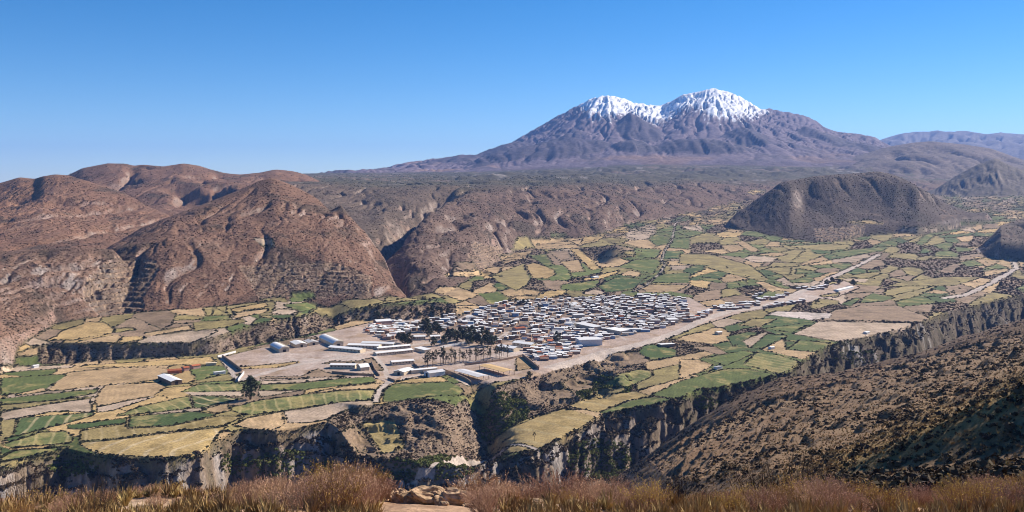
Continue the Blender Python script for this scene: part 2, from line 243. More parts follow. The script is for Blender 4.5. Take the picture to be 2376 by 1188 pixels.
# the side gorge between the terraced hill and the central spur
gp = [((px - 1188) / F * D, D) for px, D in [(950, 1440), (905, 1590), (878, 1760), (895, 1950), (942, 2200), (990, 2450), (1030, 2700), (1040, 3000)]]
gdist = np.full(X.shape, 1e6)
for a, b in zip(gp[:-1], gp[1:]):
    vx, vy = b[0] - a[0], b[1] - a[1]; t = np.clip(((X - a[0]) * vx + (Y - a[1]) * vy) / (vx * vx + vy * vy), 0, 1); gdist = np.minimum(gdist, np.hypot(X - a[0] - t * vx, Y - a[1] - t * vy))
trough = 36 * np.exp(-((gdist + 10 * n_mid) / 50) ** 2) * sstep(1430, 1560, Y) * (1 - sstep(2600, 3000, Y))
LS = LS - trough; LP = LP - trough; LA = LA - trough * .5; Zb = Zb - trough
NAMES = ['valley', 'near', 'dark_spur', 'left_spur', 'terrace_hill', 'left_hill', 'back_hill', 'plateau', 'central_spur', 'mesa', 'volcano', 'pyramid', 'dome', 'far_range', 'edge_hill', 'foothill']
LAY = np.stack([Zb, N1, N2, LB, LA, LC, LD, LP, LS, LM, LV, LR, LQ, LF, LE, CV]).astype(np.float32)
LID = np.argmax(LAY, 0); Z = np.max(LAY, 0).astype(np.float64); del LAY
# old farm terraces cut in some of the slopes
def inpoly(px, py, poly):
    c = np.zeros(px.shape, bool); n = len(poly)
    for i in range(n):
        x1, y1 = poly[i]; x2, y2 = poly[(i + 1) % n]
        if y1 == y2: continue
        c ^= ((y1 > py) != (y2 > py)) & (px < (x2 - x1) * (py - y1) / (y2 - y1) + x1)
    return c
TER = np.zeros(X.shape); TFR = np.zeros(X.shape)
ROW = YH + (ZC - Z) / Y * F
def terrace(poly, step, seed, Zin, lids):
    m = inpoly(PX + 14 * n_mid, ROW + 8 * n_mid, poly) & np.isin(LID, lids)
    q = (Zin + 2.5 * n_big * 4) / step; fr = q - np.floor(q)
    zt = (np.floor(q) + sstep(.55, 1.0, fr)) * step - 2.5 * n_big * 4
    TER[m] = 1; TFR[m] = fr[m]
    return np.where(m, Zin * .1 + zt * .9, Zin)
for poly, st in [([(190,690),(225,620),(290,590),(370,610),(345,660),(330,720),(230,735)], 6.0), ([(560,620),(750,600),(860,640),(860,690),(600,690)], 5.0),
                 ([(1070,640),(1100,560),(1170,575),(1160,640)], 5.), ([(1690,620),(1790,640),(1800,700),(1730,690)], 3.),
                 ([(1890,530),(2010,520),(2010,560),(1890,562)], 4.), ([(1180,680),(1330,670),(1340,700),(1200,705)], 3.),
                 ([(840,985),(925,975),(945,1050),(885,1062)], 3.2), ([(740,1010),(835,980),(880,1060),(770,1060)], 2.2), ([(2230,640),(2376,560),(2376,690),(2200,720)], 4.0)]:
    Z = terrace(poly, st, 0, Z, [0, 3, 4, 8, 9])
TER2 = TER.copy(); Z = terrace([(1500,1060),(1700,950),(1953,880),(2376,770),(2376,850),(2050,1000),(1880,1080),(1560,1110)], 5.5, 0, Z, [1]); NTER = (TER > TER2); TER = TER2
ROW = YH + (ZC - Z) / Y * F
run = np.minimum.accumulate(ROW, axis=1)
VIS = np.ones_like(ROW, bool); VIS[:, 1:] = ROW[:, 1:] < run[:, :-1]
def ground(px, py, dmin=300., dmax=30000.):              # where a line of sight through (px,py) meets the land
    t = (px - U[0]); i = int(np.clip(np.searchsorted(U, px) - 1, 0, NU - 2)); w = (px - U[i]) / (U[i + 1] - U[i])
    r = ROW[i] * (1 - w) + ROW[i + 1] * w
    j = np.nonzero((r <= py) & (DG > dmin))[0]
    j = int(j[0]) if len(j) else ND - 1
    j = max(j, 1); q = (r[j - 1] - py) / max(1e-6, r[j - 1] - r[j]); q = min(max(q, 0), 1)
    D = DG[j - 1] * (1 - q) + DG[j] * q
    zz = Z[i] * (1 - w) + Z[i + 1] * w
    return ((px - 1188) / F * D, D, float(np.interp(D, DG, zz)))
def height(x, y):
    px = 1188 + x / y * F; i = int(np.clip(np.searchsorted(U, px) - 1, 0, NU - 2)); w = (px - U[i]) / (U[i + 1] - U[i])
    return float(np.interp(y, DG, Z[i] * (1 - w) + Z[i + 1] * w))
# ---------------------------------------------------------------- what grows where: traced fields, tracks, town ground
VW = {1: (0, 350, 2.97), 2: (800, 350, 2.97), 3: (1576, 350, 2.97), 4: (0, 740, 2.651), 5: (800, 740, 2.651), 6: (1576, 740, 2.651), 0: (0, 0, 1.), 7: (500, 720, 5.94)}
FIELDS = [
 (7,'y','280,790 850,740 1150,700 1160,722 850,790 320,815'),(7,'b','620,925 1200,905 1420,800 1500,855 2150,880 2200,890 620,955'),(7,'b','760,455 1080,385 1400,365 1390,400 1080,455 780,505 400,535'),(7,'b','2000,700 2150,650 2340,840 2160,825 2120,720 1450,740 1600,705'),
 (4,'g','0,365 400,340 405,350 270,440 0,470'),(4,'t','90,465 270,425 285,445 100,475'),(4,'t','415,330 700,300 980,300 1130,325 1000,370 880,385 320,445 290,440 400,350'),
 (4,'y','480,290 1290,235 1330,265 1260,280 560,300'),(4,'p','0,285 170,290 460,285 440,300 170,320 0,335'),(4,'g','0,492 610,428 580,460 340,500 0,530'),
 (4,'o','0,532 340,502 570,478 560,492 330,520 120,550 0,572'),(4,'p','0,580 130,550 550,490 570,575 330,570 110,610 0,625'),
 (4,'S','115,610 570,575 580,590 420,640 350,655 110,720 85,710'),(4,'o','0,625 100,612 80,715 0,760'),(4,'t','645,410 980,390 1020,420 945,470 600,540 575,510 600,460'),
 (4,'p','600,542 945,472 945,482 690,565 600,574'),(4,'s','860,540 1150,475 1165,480 1185,550 720,600 725,590 770,575'),(4,'S','1172,472 1470,490 1500,490 1280,540 1195,552'),
 (4,'s','1110,450 1210,405 1495,398 1495,442 1120,450'),(4,'p','1120,453 1490,445 1490,478 1180,470'),(4,'G','795,600 1180,570 1320,585 1310,595 1060,655 790,668'),
 (4,'G','410,655 770,610 780,640 480,680 420,675'),(4,'z','490,690 770,645 785,675 1050,660 1330,600 1500,600 1380,655 960,705 640,745 490,750'),
 (4,'c','490,760 650,750 1400,660 1350,700 1280,800 1200,855 1100,855 850,850 600,830 490,775'),(4,'s','30,770 240,700 400,690 440,720 445,745 430,765 80,795 25,775'),
 (4,'G','0,785 60,800 80,810 0,855'),(4,'g','90,810 420,785 410,810 250,840 0,880 0,860'),(4,'o','0,885 400,815 390,830 150,900 0,935'),
 (4,'t','1430,655 1520,610 1730,572 1750,640 1730,660 1660,690 1600,690 1520,670'),(4,'p','1745,570 2121,510 2310,500 2290,545 2121,565 2060,590 1990,625 1880,640 1770,640 1755,600'),
 (4,'s','1420,545 1600,500 1880,465 2121,440 2310,437 2310,497 2121,507 1730,570 1560,590 1500,590 1420,565'),(4,'t','1240,555 1400,520 1415,565 1330,585'),(4,'t','1880,460 2121,415 2340,395 2315,433 2121,437'),
 (4,'g','1600,405 1850,395 2121,365 2300,355 2310,392 2100,410 1860,438 1590,440'),(4,'p','1600,385 2121,355 2121,363 1850,392 1600,402'),(4,'p','1590,444 1860,441 1590,485'),(4,'o','1110,400 1420,335 1480,340 1450,375 1210,395'),
 (4,'y','375,75 540,20 640,20 700,65 690,90 460,130 270,135 340,110'),(4,'o','705,60 820,55 830,70 705,85'),(4,'t','480,140 720,95 740,110 720,145 500,145'),(4,'y','748,112 890,105 880,125 735,150'),
 (4,'p','910,110 1170,70 1340,75 1300,100 1170,150 820,150'),(4,'t','880,90 1170,40 1175,65 930,105'),(4,'o','1190,20 1500,0 1510,20 1380,55 1190,75'),
 (5,'g','260,420 310,400 640,388 700,410 730,440 710,470 560,475 300,510 235,510 230,470'),(5,'y','300,395 400,370 590,355 640,385 320,398'),
 (5,'t','1050,240 1120,230 1190,300 1050,320'),(5,'Y','860,800 930,730 1000,680 1190,600 1330,555 1400,560 1520,595 1540,610 1430,690 1280,760 1180,800 1000,830 880,840'),(5,'g','880,850 1000,835 1190,797 1195,815 980,860'),
 (5,'o','1500,460 1560,435 1700,420 1740,430 1700,450 1560,480 1490,475'),(5,'Y','1380,530 1490,485 1700,455 1790,445 1895,478 1760,498 1555,575 1400,545'),(5,'g','1560,577 1765,500 1900,480 2030,495 1860,540 1600,583'),
 (5,'s','1600,400 1680,340 1800,310 1880,320 1890,350 1830,380 1740,420 1600,410'),(5,'o','1800,440 2080,365 2260,310 2220,280 2121,265 1890,315 1893,350 1790,400'),
 (6,'g','0,385 270,310 400,305 640,350 600,365 400,420 60,490 0,495 -175,470'),(5,'G','1810,195 1850,150 1930,165 2040,190 2040,230 1890,255 1820,220'),
 (5,'b','1340,390 1440,330 1540,360 1520,430 1420,450 1360,430'),(5,'b','1270,400 1310,395 1410,460 1400,490 1310,500 1270,440'),(5,'b','1630,210 1800,200 1880,260 1700,300 1500,330 1480,280'),
 (5,'z','100,640 300,620 340,700 365,800 230,830 190,770'),(5,'b','0,680 80,650 215,840 150,880 0,850 -100,760'),
 (0,'p','1840,775 1900,746 2110,750 2125,762 2090,772 1985,792 1935,792'),(0,'b','1905,742 1935,720 1995,710 2080,709 2150,735 2160,748 2110,747'),(0,'q','1780,730 1800,722 1930,727 1925,738 1880,742'),
 (6,'t','500,190 640,120 660,190 850,207 760,250 640,220'),(6,'g','660,188 740,130 930,150 900,185 850,205'),(6,'G','440,180 530,95 650,100 660,112 500,185'),(6,'p','385,130 530,80 540,90 430,180'),
 (6,'g','160,240 400,195 470,210 280,290'),(6,'s','390,280 480,207 620,225 750,270 700,330 640,345 430,290'),(6,'t','0,250 120,250 210,285 100,340 0,370'),(6,'g','510,60 830,20 690,85'),
 (6,'o','370,40 440,0 600,0 560,20 500,50'),(6,'G','290,110 420,80 500,85 400,130 330,170'),(6,'b','60,170 220,170 300,215 230,220'),
 (2,'y','1245,790 1300,770 1380,795 1440,820 1450,855 1400,880 1290,880'),(2,'o','1000,860 1240,775 1235,800 1280,885 1250,930 1180,965 1050,900'),(2,'t','610,970 650,935 780,940 920,990 900,1010 800,1035'),
 (2,'t','680,860 720,840 920,820 935,860 870,870'),(2,'b','760,770 890,765 900,815 740,830'),(2,'t','1480,765 1610,750 1650,830 1560,840'),(2,'y','1550,680 1610,670 1760,810 1700,825'),(2,'b','1400,690 1540,690 1560,740 1480,760'),
 (2,'t','1060,720 1290,690 1250,740 1100,780'),(2,'o','1190,590 1260,590 1300,670 1150,690'),(2,'t','1270,605 1500,600 1540,620 1640,670 1320,680 1290,640'),(2,'G','1420,565 1540,570 1500,598 1420,600'),
 (2,'g','1480,925 1740,890 1755,900 1730,938 1640,970 1490,955'),(2,'G','1740,935 1880,865 2060,885 1980,960 1800,975'),(2,'t','1890,855 1960,825 2040,840 2030,870'),(2,'p','1640,977 1720,950 1795,977 1780,990 1650,988'),(2,'y','1610,890 1900,820 1870,850 1750,887'),
 (2,'t','2030,950 2080,920 2376,925 2300,965 2120,980 2060,965'),(2,'g','2100,890 2200,850 2376,840 2376,910 2090,910'),(2,'g','1880,800 2000,750 2140,745 2180,770 2120,850 1960,815'),(2,'G','2180,745 2200,690 2330,690 2350,720 2300,745'),
 (2,'t','2220,760 2376,750 2376,790 2220,790'),(2,'y','1640,600 1780,570 1800,590 1700,640 1620,640'),(2,'g','1990,670 2180,680 2150,740 2000,740'),(2,'g','2230,610 2376,600 2376,680 2240,670'),(2,'g','1920,970 1980,955 2040,985 1990,1005 1900,990'),
 (2,'o','270,1040 600,980 690,1010 500,1030 200,1060'),(2,'g','190,1075 200,1062 500,1032 680,1015 500,1055'),
 (1,'y','1590,1090 1830,1045 1845,1075 1600,1115'),(1,'t','1600,1150 1620,1120 1850,1085 1840,1110 1640,1155'),(1,'p','1850,1120 1920,1090 2030,1095 2050,1110 1990,1130'),(1,'G','1860,1132 2030,1130 2000,1160 1900,1160'),
 (1,'o','1780,1020 1960,1010 1990,1045 1860,1040'),(1,'g','1960,1060 2090,1045 2190,1050 2180,1090 2080,1110 1960,1070'),(1,'g','2000,985 2150,960 2180,1010 2080,1040 2000,1045'),(1,'G','2050,1115 2170,1090 2130,1120 2010,1160'),(1,'p','1745,600 1880,610 1895,660 1800,655'),
 (3,'p','440,740 500,720 680,735 650,770 500,770'),(3,'t','510,715 660,700 750,715 680,730'),(3,'t','370,625 440,620 560,690 500,700'),(3,'o','0,780 0,710 200,710 490,790 620,890 560,900 160,800 200,790'),(3,'t','140,690 300,675 350,700 290,715'),
 (3,'p','660,890 720,870 800,930 780,940'),(3,'g','610,905 790,942 740,950 600,920'),(3,'t','520,905 580,900 700,950 640,975'),(3,'g','120,870 260,880 310,910 260,910 140,890'),(3,'o','640,770 820,775 820,800 610,800'),(3,'g','805,810 980,840 800,850'),(3,'o','640,802 770,802 760,860 650,840 600,810'),
 (3,'G','900,680 1050,690 1100,700 1040,715 940,710'),(3,'g','1040,702 1200,680 1440,660 1400,690 1150,730 1090,730'),(3,'o','740,655 1050,642 1180,650 1180,670 1060,688 900,678 820,670'),(3,'g','690,645 1050,630 1050,640 740,653'),
 (3,'g','1040,780 1190,775 1180,800 1120,820 1050,800'),(3,'p','1050,750 1300,710 1320,730 1210,770 1050,770'),(3,'o','1160,860 1380,830 1390,850 1300,880 1170,875'),(3,'p','1150,880 1300,885 1280,910 1130,890'),
 (3,'o','960,1000 1100,975 1090,1000 1000,1010'),(3,'o','960,1020 1100,1030 1090,1060 930,1055'),(3,'G','1110,1060 1220,1010 1260,1020 1180,1070'),(3,'g','1270,1010 1330,980 1490,1010 1400,1040 1240,1050'),
 (3,'o','1360,960 1500,910 1800,870 2090,870 1900,930 1400,935'),(3,'t','1700,980 1750,955 1890,975 1800,985'),(3,'y','2000,730 2300,745 2300,760 2050,745'),(3,'g','1930,770 2030,750 2100,790 1990,800'),(3,'g','1880,660 2030,670 2010,690 1920,700'),
 (3,'p','1500,540 1900,520 1950,500 1860,550 1650,560'),(3,'g','1940,490 2200,485 2200,500 1950,510'),(3,'y','1140,490 1300,475 1420,505 1200,500'),(3,'G','1450,610 1520,595 1580,625 1530,640'),(3,'y','2120,440 2376,415 2376,430 2200,450'),(3,'y','470,285 520,265 590,280 510,300')]
def conv(v, s):
    ox, oy, k = VW[v]; return [(ox + float(a.split(',')[0]) / k, oy + float(a.split(',')[1]) / k) for a in s.split()]
TOWN = [[(560,885),(545,870),(510,830),(600,808),(640,798),(800,762),(860,748),(900,745),(1060,735),(1120,712),(1180,698),(1330,690),(1500,684),(1600,690),(1640,712),(1700,706),(1850,678),(1960,652),(1995,668),(1940,690),(1720,726),(1620,757),(1500,802),(1340,840),(1285,858),(1255,872),(1100,895),(1085,896),(1025,862),(930,878),(900,892),(880,880),(800,878)]]
ROADS = [('road', 7, 14., [(1275,852),(1330,838),(1400,820),(1500,795),(1580,768),(1630,742),(1690,722),(1760,714),(1830,690),(1860,675),(1905,662),(1925,645),(1960,630),(2000,612),(2040,590)]),
         ('road', 6, 14., [(2190,692),(2240,684),(2290,663),(2340,634),(2358,622),(2352,608),(2330,600),(2300,596),(2290,586),(2268,576)]),
         ('road', 5, 7., [(871,932),(873,922),(882,903),(900,888),(940,878),(985,868),(1030,858)]),
         ('track', 5, 4.5, [(1465,678),(1500,662),(1535,630),(1542,614),(1535,602),(1542,582),(1560,556),(1566,520),(1590,500)]),
         ('road', 6, 9., [(552,884),(640,858),(720,840),(800,828),(870,815),(960,800),(1030,790)]),
         ('track', 4, 6., [(552,884),(512,830)]), ('track', 4, 6., [(905,885),(890,850),(868,825)]),
         ('track', 4, 5., [(1130,800),(1180,770),(1260,748),(1330,735),(1400,728)]), ('track', 5, 6., [(2230,470),(2260,476),(2320,480),(2350,488)]),
         ('track', 6, 5., [(930,1120),(1000,1098),(1080,1072),(1140,1066),(1250,1052)]), ('track', 4, 6., [(1555,690),(1585,722),(1640,742)]),
         ('street', 3, 4.5, [(1060,767),(1130,752),(1200,741),(1270,727),(1330,712)]), ('street', 3, 4.5, [(1205,790),(1330,764),(1430,750),(1500,735),(1590,716)]), ('street', 3, 4.5, [(1300,800),(1400,786),(1470,768),(1560,744)]),
         ('street', 3, 4., [(1180,704),(1225,732),(1262,770),(1300,802)]), ('street', 3, 4., [(1330,694),(1372,728),(1410,760),(1452,788)]), ('street', 3, 4., [(1120,716),(1150,745),(1185,790)]), ('street', 3, 4., [(1450,690),(1500,722),(1540,755)]), ('street', 3, 4., [(930,768),(985,756),(1060,742),(1120,722)])]
BASEC = dict(g=(.115,.138,.045), G=(.068,.10,.034), o=(.24,.19,.085), t=(.45,.312,.172), y=(.47,.325,.15), p=(.43,.325,.235), b=(.27,.19,.125), q=(.50,.42,.37), S=(.08,.11,.04), s=(.15,.165,.06), z=(.33,.25,.105), c=(.42,.30,.13), Y=(.36,.262,.115))
LINEC = dict(S=(.44,.36,.2), s=(.40,.33,.15), z=(.44,.34,.17), c=(.56,.44,.27), Y=(.42,.33,.17))
LAB = np.full((NU, ND), -1, np.int32)                    # -1 hill or scrub, 0 town, 1.. roads, 1000.. traced fields, 3000.. other fields
LEGAL = VIS & np.isin(LID, [0, 3, 4, 8, 9, 14]) & (Y > 560)
wob = 3.0 * perlin(X / 13, Y / 13, 130); wob2 = 1.6 * perlin(X / 13 + 9, Y / 13, 131)
for pl in TOWN:
    LAB[LEGAL & inpoly(PX, ROW, pl)] = 0
HAND = []
for k, (v, c, s) in enumerate(FIELDS):
    pl = conv(v, s); HAND.append((c, pl))
    LAB[LEGAL & inpoly(PX + wob * .7, ROW + wob2 * .5, pl)] = 1000 + k
# the patchwork between them
agri = LEGAL & (LAB < 0) & (LID == 0) & (flat > .6) & (Tb > 2.9) & (Tb < 10.2) & ~((PX > 760) & (PX < 1110) & (Tb < 5)) & ~((PX > 1090) & (PX < 1500) & (Tb > 4.02) & (Tb < 5.))
sx, sy = np.nonzero(agri)
rowgap = np.abs(np.gradient(ROW, axis=1)) * np.gradient(U)[:, None]
pw = rowgap[sx, sy] / (300 + (ROW[sx, sy] - 430) ** 1.25); pw = np.where((PX[sx, sy] < -100) | (PX[sx, sy] > 2480), 0, pw)
ch = rng.choice(len(sx), 420, replace=False, p=pw / pw.sum())
def vmet(i, j): return np.stack([PX[i, j] + 1.5 * wob[i, j] + .5 * ROW[i, j], 3.0 * (ROW[i, j] + wob2[i, j])], 1)
seeds = vmet(sx[ch], sy[ch]); pts = vmet(sx, sy); best = np.empty(len(sx), np.int32)
for a in range(0, len(sx), 20000):
    d = ((pts[a:a + 20000, None, :] - seeds[None]) ** 2).sum(-1); best[a:a + 20000] = d.argmin(1)
LAB[sx, sy] = 3000 + best
srow = ROW[sx[ch], sy[ch]]; spx = PX[sx[ch], sy[ch]]
VCLS = []
for k in range(420):
    if spx[k] < 900: pr = dict(g=.16, G=.08, o=.2, t=.2, y=.1, p=.1, b=.1, n=.06)
    elif spx[k] > 1950 and srow[k] > 560: pr = dict(g=.16, G=.12, o=.22, t=.08, y=.02, p=.02, b=.18, n=.3)
    elif srow[k] < 540: pr = dict(g=.14, G=.06, o=.22, t=.22, y=.1, p=.08, b=.1, n=.1)
    else: pr = dict(g=.18, G=.08, o=.22, t=.16, y=.05, p=.06, b=.14, n=.14)
    VCLS.append(rng.choice(list(pr), p=np.array(list(pr.values())) / sum(pr.values())))
for k in range(420):
    if VCLS[k] == 'n': LAB[LAB == 3000 + k] = -1      # left to scrub
def near_line(kn, wid):
    P = np.array([ground(*q)[:2] for q in kn]); m = np.zeros((NU, ND), bool)
    lo = P.min(0) - 30; hi = P.max(0) + 30
    box = (X > lo[0]) & (X < hi[0]) & (Y > lo[1]) & (Y < hi[1]); bx, by = np.nonzero(box)
    p = np.stack([X[bx, by] + wob[bx, by] * .25, Y[bx, by] + wob2[bx, by] * .3], 1); dm = np.full(len(p), 1e9)
    for a, b in zip(P[:-1], P[1:]):
        d = b - a; t = np.clip(((p - a) @ d) / max(1e-6, d @ d), 0, 1); dm = np.minimum(dm, np.hypot(*(p - a - t[:, None] * d).T))
    m[bx, by] = dm < wid / 2
    return m
for k, (n, w_, wm, kn) in enumerate(ROADS):
    # a far track is never thinner than about two picture pixels' worth of real width
    m = near_line(kn, wm); LAB[m & np.isin(LID, [0, 8, 9]) & (Y > 560)] = 1 + k

# ---------------------------------------------------------------- colour of the ground, with shade put into the town yards and right canyon
def mix(a, b, t): return a + (np.asarray(b) - a) * np.clip(t, 0, 1)[..., None]
COL = np.zeros((NU, ND, 3))
gxz = np.gradient(Z, axis=1) / np.maximum(1e-6, np.gradient(np.array(Y), axis=1)); gyz = np.gradient(Z, axis=0) / np.maximum(1e-6, np.gradient(np.array(X), axis=0))
SL = np.hypot(gxz, gyz)
nA = fbm(X / 130, Y / 130, 4, 140); nB = fbm(X / 30 + 5, Y / 30, 4, 150); nC = fbm(X / 7, Y / 7, 3, 160); nS = ridged(X / 12 + nB, Y / 40, 3, 165)
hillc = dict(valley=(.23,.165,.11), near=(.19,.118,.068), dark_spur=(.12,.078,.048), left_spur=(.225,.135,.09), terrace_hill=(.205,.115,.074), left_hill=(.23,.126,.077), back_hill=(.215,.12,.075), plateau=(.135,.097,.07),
             central_spur=(.15,.096,.07), mesa=(.098,.070,.054), volcano=(.16,.122,.14), pyramid=(.13,.105,.085), dome=(.16,.12,.10), far_range=(.17,.145,.14), edge_hill=(.15,.11,.08), foothill=(.085,.068,.08))
for k, n in enumerate(NAMES):
    m = LID == k
    if m.any(): COL[m] = hillc[n]
isn = {n: (LID == k).astype(float) for k, n in enumerate(NAMES)}
hills = np.isin(LID, [3, 4, 5, 6, 8, 9, 14])
mid_ = np.isin(LID, [0, 3, 4, 5, 6, 7, 8, 9, 11, 12, 14])
dark = np.array([.075, .06, .042])
COL = np.where(mid_[..., None], mix(COL, dark, .75 * sstep(.05, .55, nA + .5 * nB)), COL)
COL = np.where(hills[..., None], mix(COL, [.25, .165, .115], .55 * sstep(.1, .6, -nA * .7 + nB * .6)), COL)
COL = np.where(mid_[..., None], mix(COL, dark * .8, .6 * sstep(.15, .5, nC)), COL)
# the long flat moor and the moor behind it are olive
moor = np.clip(isn['plateau'] * sstep(1.8, 2.4, TP) + isn['central_spur'] * sstep(1.7, 2.6, TS), 0, 1)
COL = mix(COL, [.082, .076, .047], moor * (.85 + .2 * nA)); COL = mix(COL, [.19, .135, .11], moor * sstep(.1, .4, fbm(X / 500, Y / 160, 4, 170)) * sstep(2.9, 3.5, TS) * .8)
COL = mix(COL, [.33, .29, .28], moor * sstep(.34, .48, fbm(X / 170, Y / 90, 4, 175)) * .7)
# bare rock where it is too steep to hold soil
steep = sstep(.85, 1.35, SL) * mid_
rock = np.stack([.34 + .1 * nC, .275 + .09 * nC, .235 + .08 * nC], -1)
redr = sstep(-.1, .4, nA)[..., None] * np.array([.06, -.01, -.03])
COL = mix(COL, rock + redr, steep * (.35 + .65 * sstep(-.2, .4, nB)) * (1 - .5 * (LID == 0)))
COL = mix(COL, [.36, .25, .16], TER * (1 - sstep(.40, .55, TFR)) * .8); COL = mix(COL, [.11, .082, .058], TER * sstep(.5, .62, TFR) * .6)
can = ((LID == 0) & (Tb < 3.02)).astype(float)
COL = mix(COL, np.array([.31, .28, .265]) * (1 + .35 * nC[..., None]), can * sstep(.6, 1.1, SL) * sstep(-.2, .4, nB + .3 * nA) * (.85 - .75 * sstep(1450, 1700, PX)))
COL = mix(COL, [.09, .075, .045], can * np.clip(sstep(.0, .5, -nB + .3 * nA) + .75 * sstep(1450, 1700, PX), 0, 1) * .85)  # scrubby dark patches; towards the right the whole wall is darkened as shade
COL = mix(COL, [.48, .44, .40], can * sstep(.62, .8, ridged(X / 26, Y / 26, 3, 180)) * sstep(.15, .4, nA) * .8)
COL = mix(COL, [.24, .17, .115], lowslope * .6)
# volcano: grey lavender ash, brown flows, snow in streaks below the tops
vol = np.clip(isn['volcano'] + isn['foothill'], 0, 1)
COL = mix(COL, [.24, .15, .105], isn['volcano'] * sstep(.05, .5, fbm(X / 700, Y / 500, 4, 190)) * sstep(900, 300, Z) * .8)
COL = mix(COL, [.09, .075, .075], vol * sstep(.1, .5, fbm(X / 240 + 3, Y / 500, 4, 195)) * .7)
streak = perlin(thS * 62 + 1.2 * fbm(X / 300, Y / 300, 2, 200), rS / 900, 201) + .5 * perlin(thS * 140, rS / 500, 202)
patch = fbm(X / 150, Y / 200, 3, 205)
pk = np.exp(-((PX - 1566) / 236.) ** 8)
crag = np.exp(-((PX - 1600) / 40.) ** 2 - ((ROW - 258) / 34.) ** 2) + .6 * np.exp(-((PX - 1462) / 34.) ** 2 - ((ROW - 278) / 22.) ** 2) + .5 * np.exp(-((PX - 1660) / 30.) ** 2 - ((ROW - 240) / 12.) ** 2)
snow = sstep(-.10, .16, (Z - 815) / 300. + .36 * streak + .40 * patch - .14 - 1.6 * (1 - pk) - .62 * crag) * isn['volcano'] * sstep(700, 800, Z)
snow = np.maximum(snow, isn['volcano'] * pk * sstep(1080, 1140, Z) * sstep(-.45, .05, patch + .3 * streak - .5 * crag))
COL = mix(COL, [.86, .87, .89], snow)
# near hill: burnt brown soil, straw along the folds, pale stones
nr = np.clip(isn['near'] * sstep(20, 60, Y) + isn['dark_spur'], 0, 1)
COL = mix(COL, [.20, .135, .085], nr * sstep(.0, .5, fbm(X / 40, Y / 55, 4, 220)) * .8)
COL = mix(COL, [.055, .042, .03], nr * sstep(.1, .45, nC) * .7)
straw = np.exp(-((PX - np.interp(ROW, [850, 890, 1000, 1085, 1130], [2480, 2376, 2130, 1950, 1850])) / 90.) ** 2) * isn['near'] * sstep(150, 200, Y) * (1 - sstep(420, 520, Y))
COL = mix(COL, [.36, .235, .085], straw * sstep(-.5, .4, nB + .4 * nC) * .85)
ridge_ = isn['dark_spur'] * np.exp(-((Y - Dc) / 9.) ** 2); COL = mix(COL, [.33, .22, .08], ridge_ * .7)
brow = isn['near'] * (1 - sstep(18, 40, Y))
nF = fbm(X / .35, Y / .35, 4, 225); nF2 = fbm(X / 1.9, Y / 1.9, 3, 229)
COL = mix(COL, [.42, .27, .17], brow); COL = mix(COL, [.26, .15, .09], brow * sstep(0, .5, nF)); COL = mix(COL, [.50, .40, .29], brow * sstep(.15, .6, nF2) * .8)
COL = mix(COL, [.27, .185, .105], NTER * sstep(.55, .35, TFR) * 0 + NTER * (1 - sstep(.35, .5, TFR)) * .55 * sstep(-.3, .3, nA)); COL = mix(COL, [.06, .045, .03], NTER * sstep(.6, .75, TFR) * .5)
# town ground, tracks and fields
m = LAB == 0
COL[m] = mix(np.broadcast_to([.43, .325, .26], COL[m].shape), [.33, .23, .15], sstep(-.1, .5, nB[m] + .4 * nC[m])); COL[m] = mix(COL[m], [.52, .43, .37], sstep(.1, .5, -nA[m] + .4 * nC[m]))
TOWNH = [[(930,752),(1000,742),(1060,730),(1120,712),(1180,700),(1330,692),(1330,735),(1300,800),(1240,812),(1200,792),(1130,800),(1060,770),(1000,765),(940,770)],
         [(1330,694),(1480,688),(1590,694),(1600,745),(1500,770),(1400,790),(1300,790),(1320,735)], [(860,750),(930,745),(960,765),(900,790),(850,770)],
         [(1490,674),(1560,672),(1560,692),(1480,690)], [(1220,812),(1300,795),(1350,800),(1330,828),(1250,838),(1230,825)], [(1600,740),(1640,722),(1660,724),(1600,752)],
         [(1650,716),(1700,706),(1760,700),(1760,712),(1680,722)], [(1720,692),(1770,682),(1860,676),(1850,688),(1760,698)], [(1840,672),(1890,664),(1930,662),(1900,674)], [(1760,718),(1800,706),(1870,698),(1860,702)]]
yards = np.zeros(COL.shape[:2], bool)
for pl in TOWNH[:2]: yards |= (LAB == 0) & inpoly(PX + wob, ROW + wob2, pl)
COL[yards] = mix(np.broadcast_to([.20, .145, .105], COL[yards].shape), [.34, .26, .2], sstep(-.1, .4, nC[yards]))  # dark yard soil, with the shade between the houses put into its colour
for k, r_ in enumerate(ROADS):
    m = LAB == 1 + k; COL[m] = np.array([.47, .39, .33]) * (1 + .12 * nC[m])[:, None]
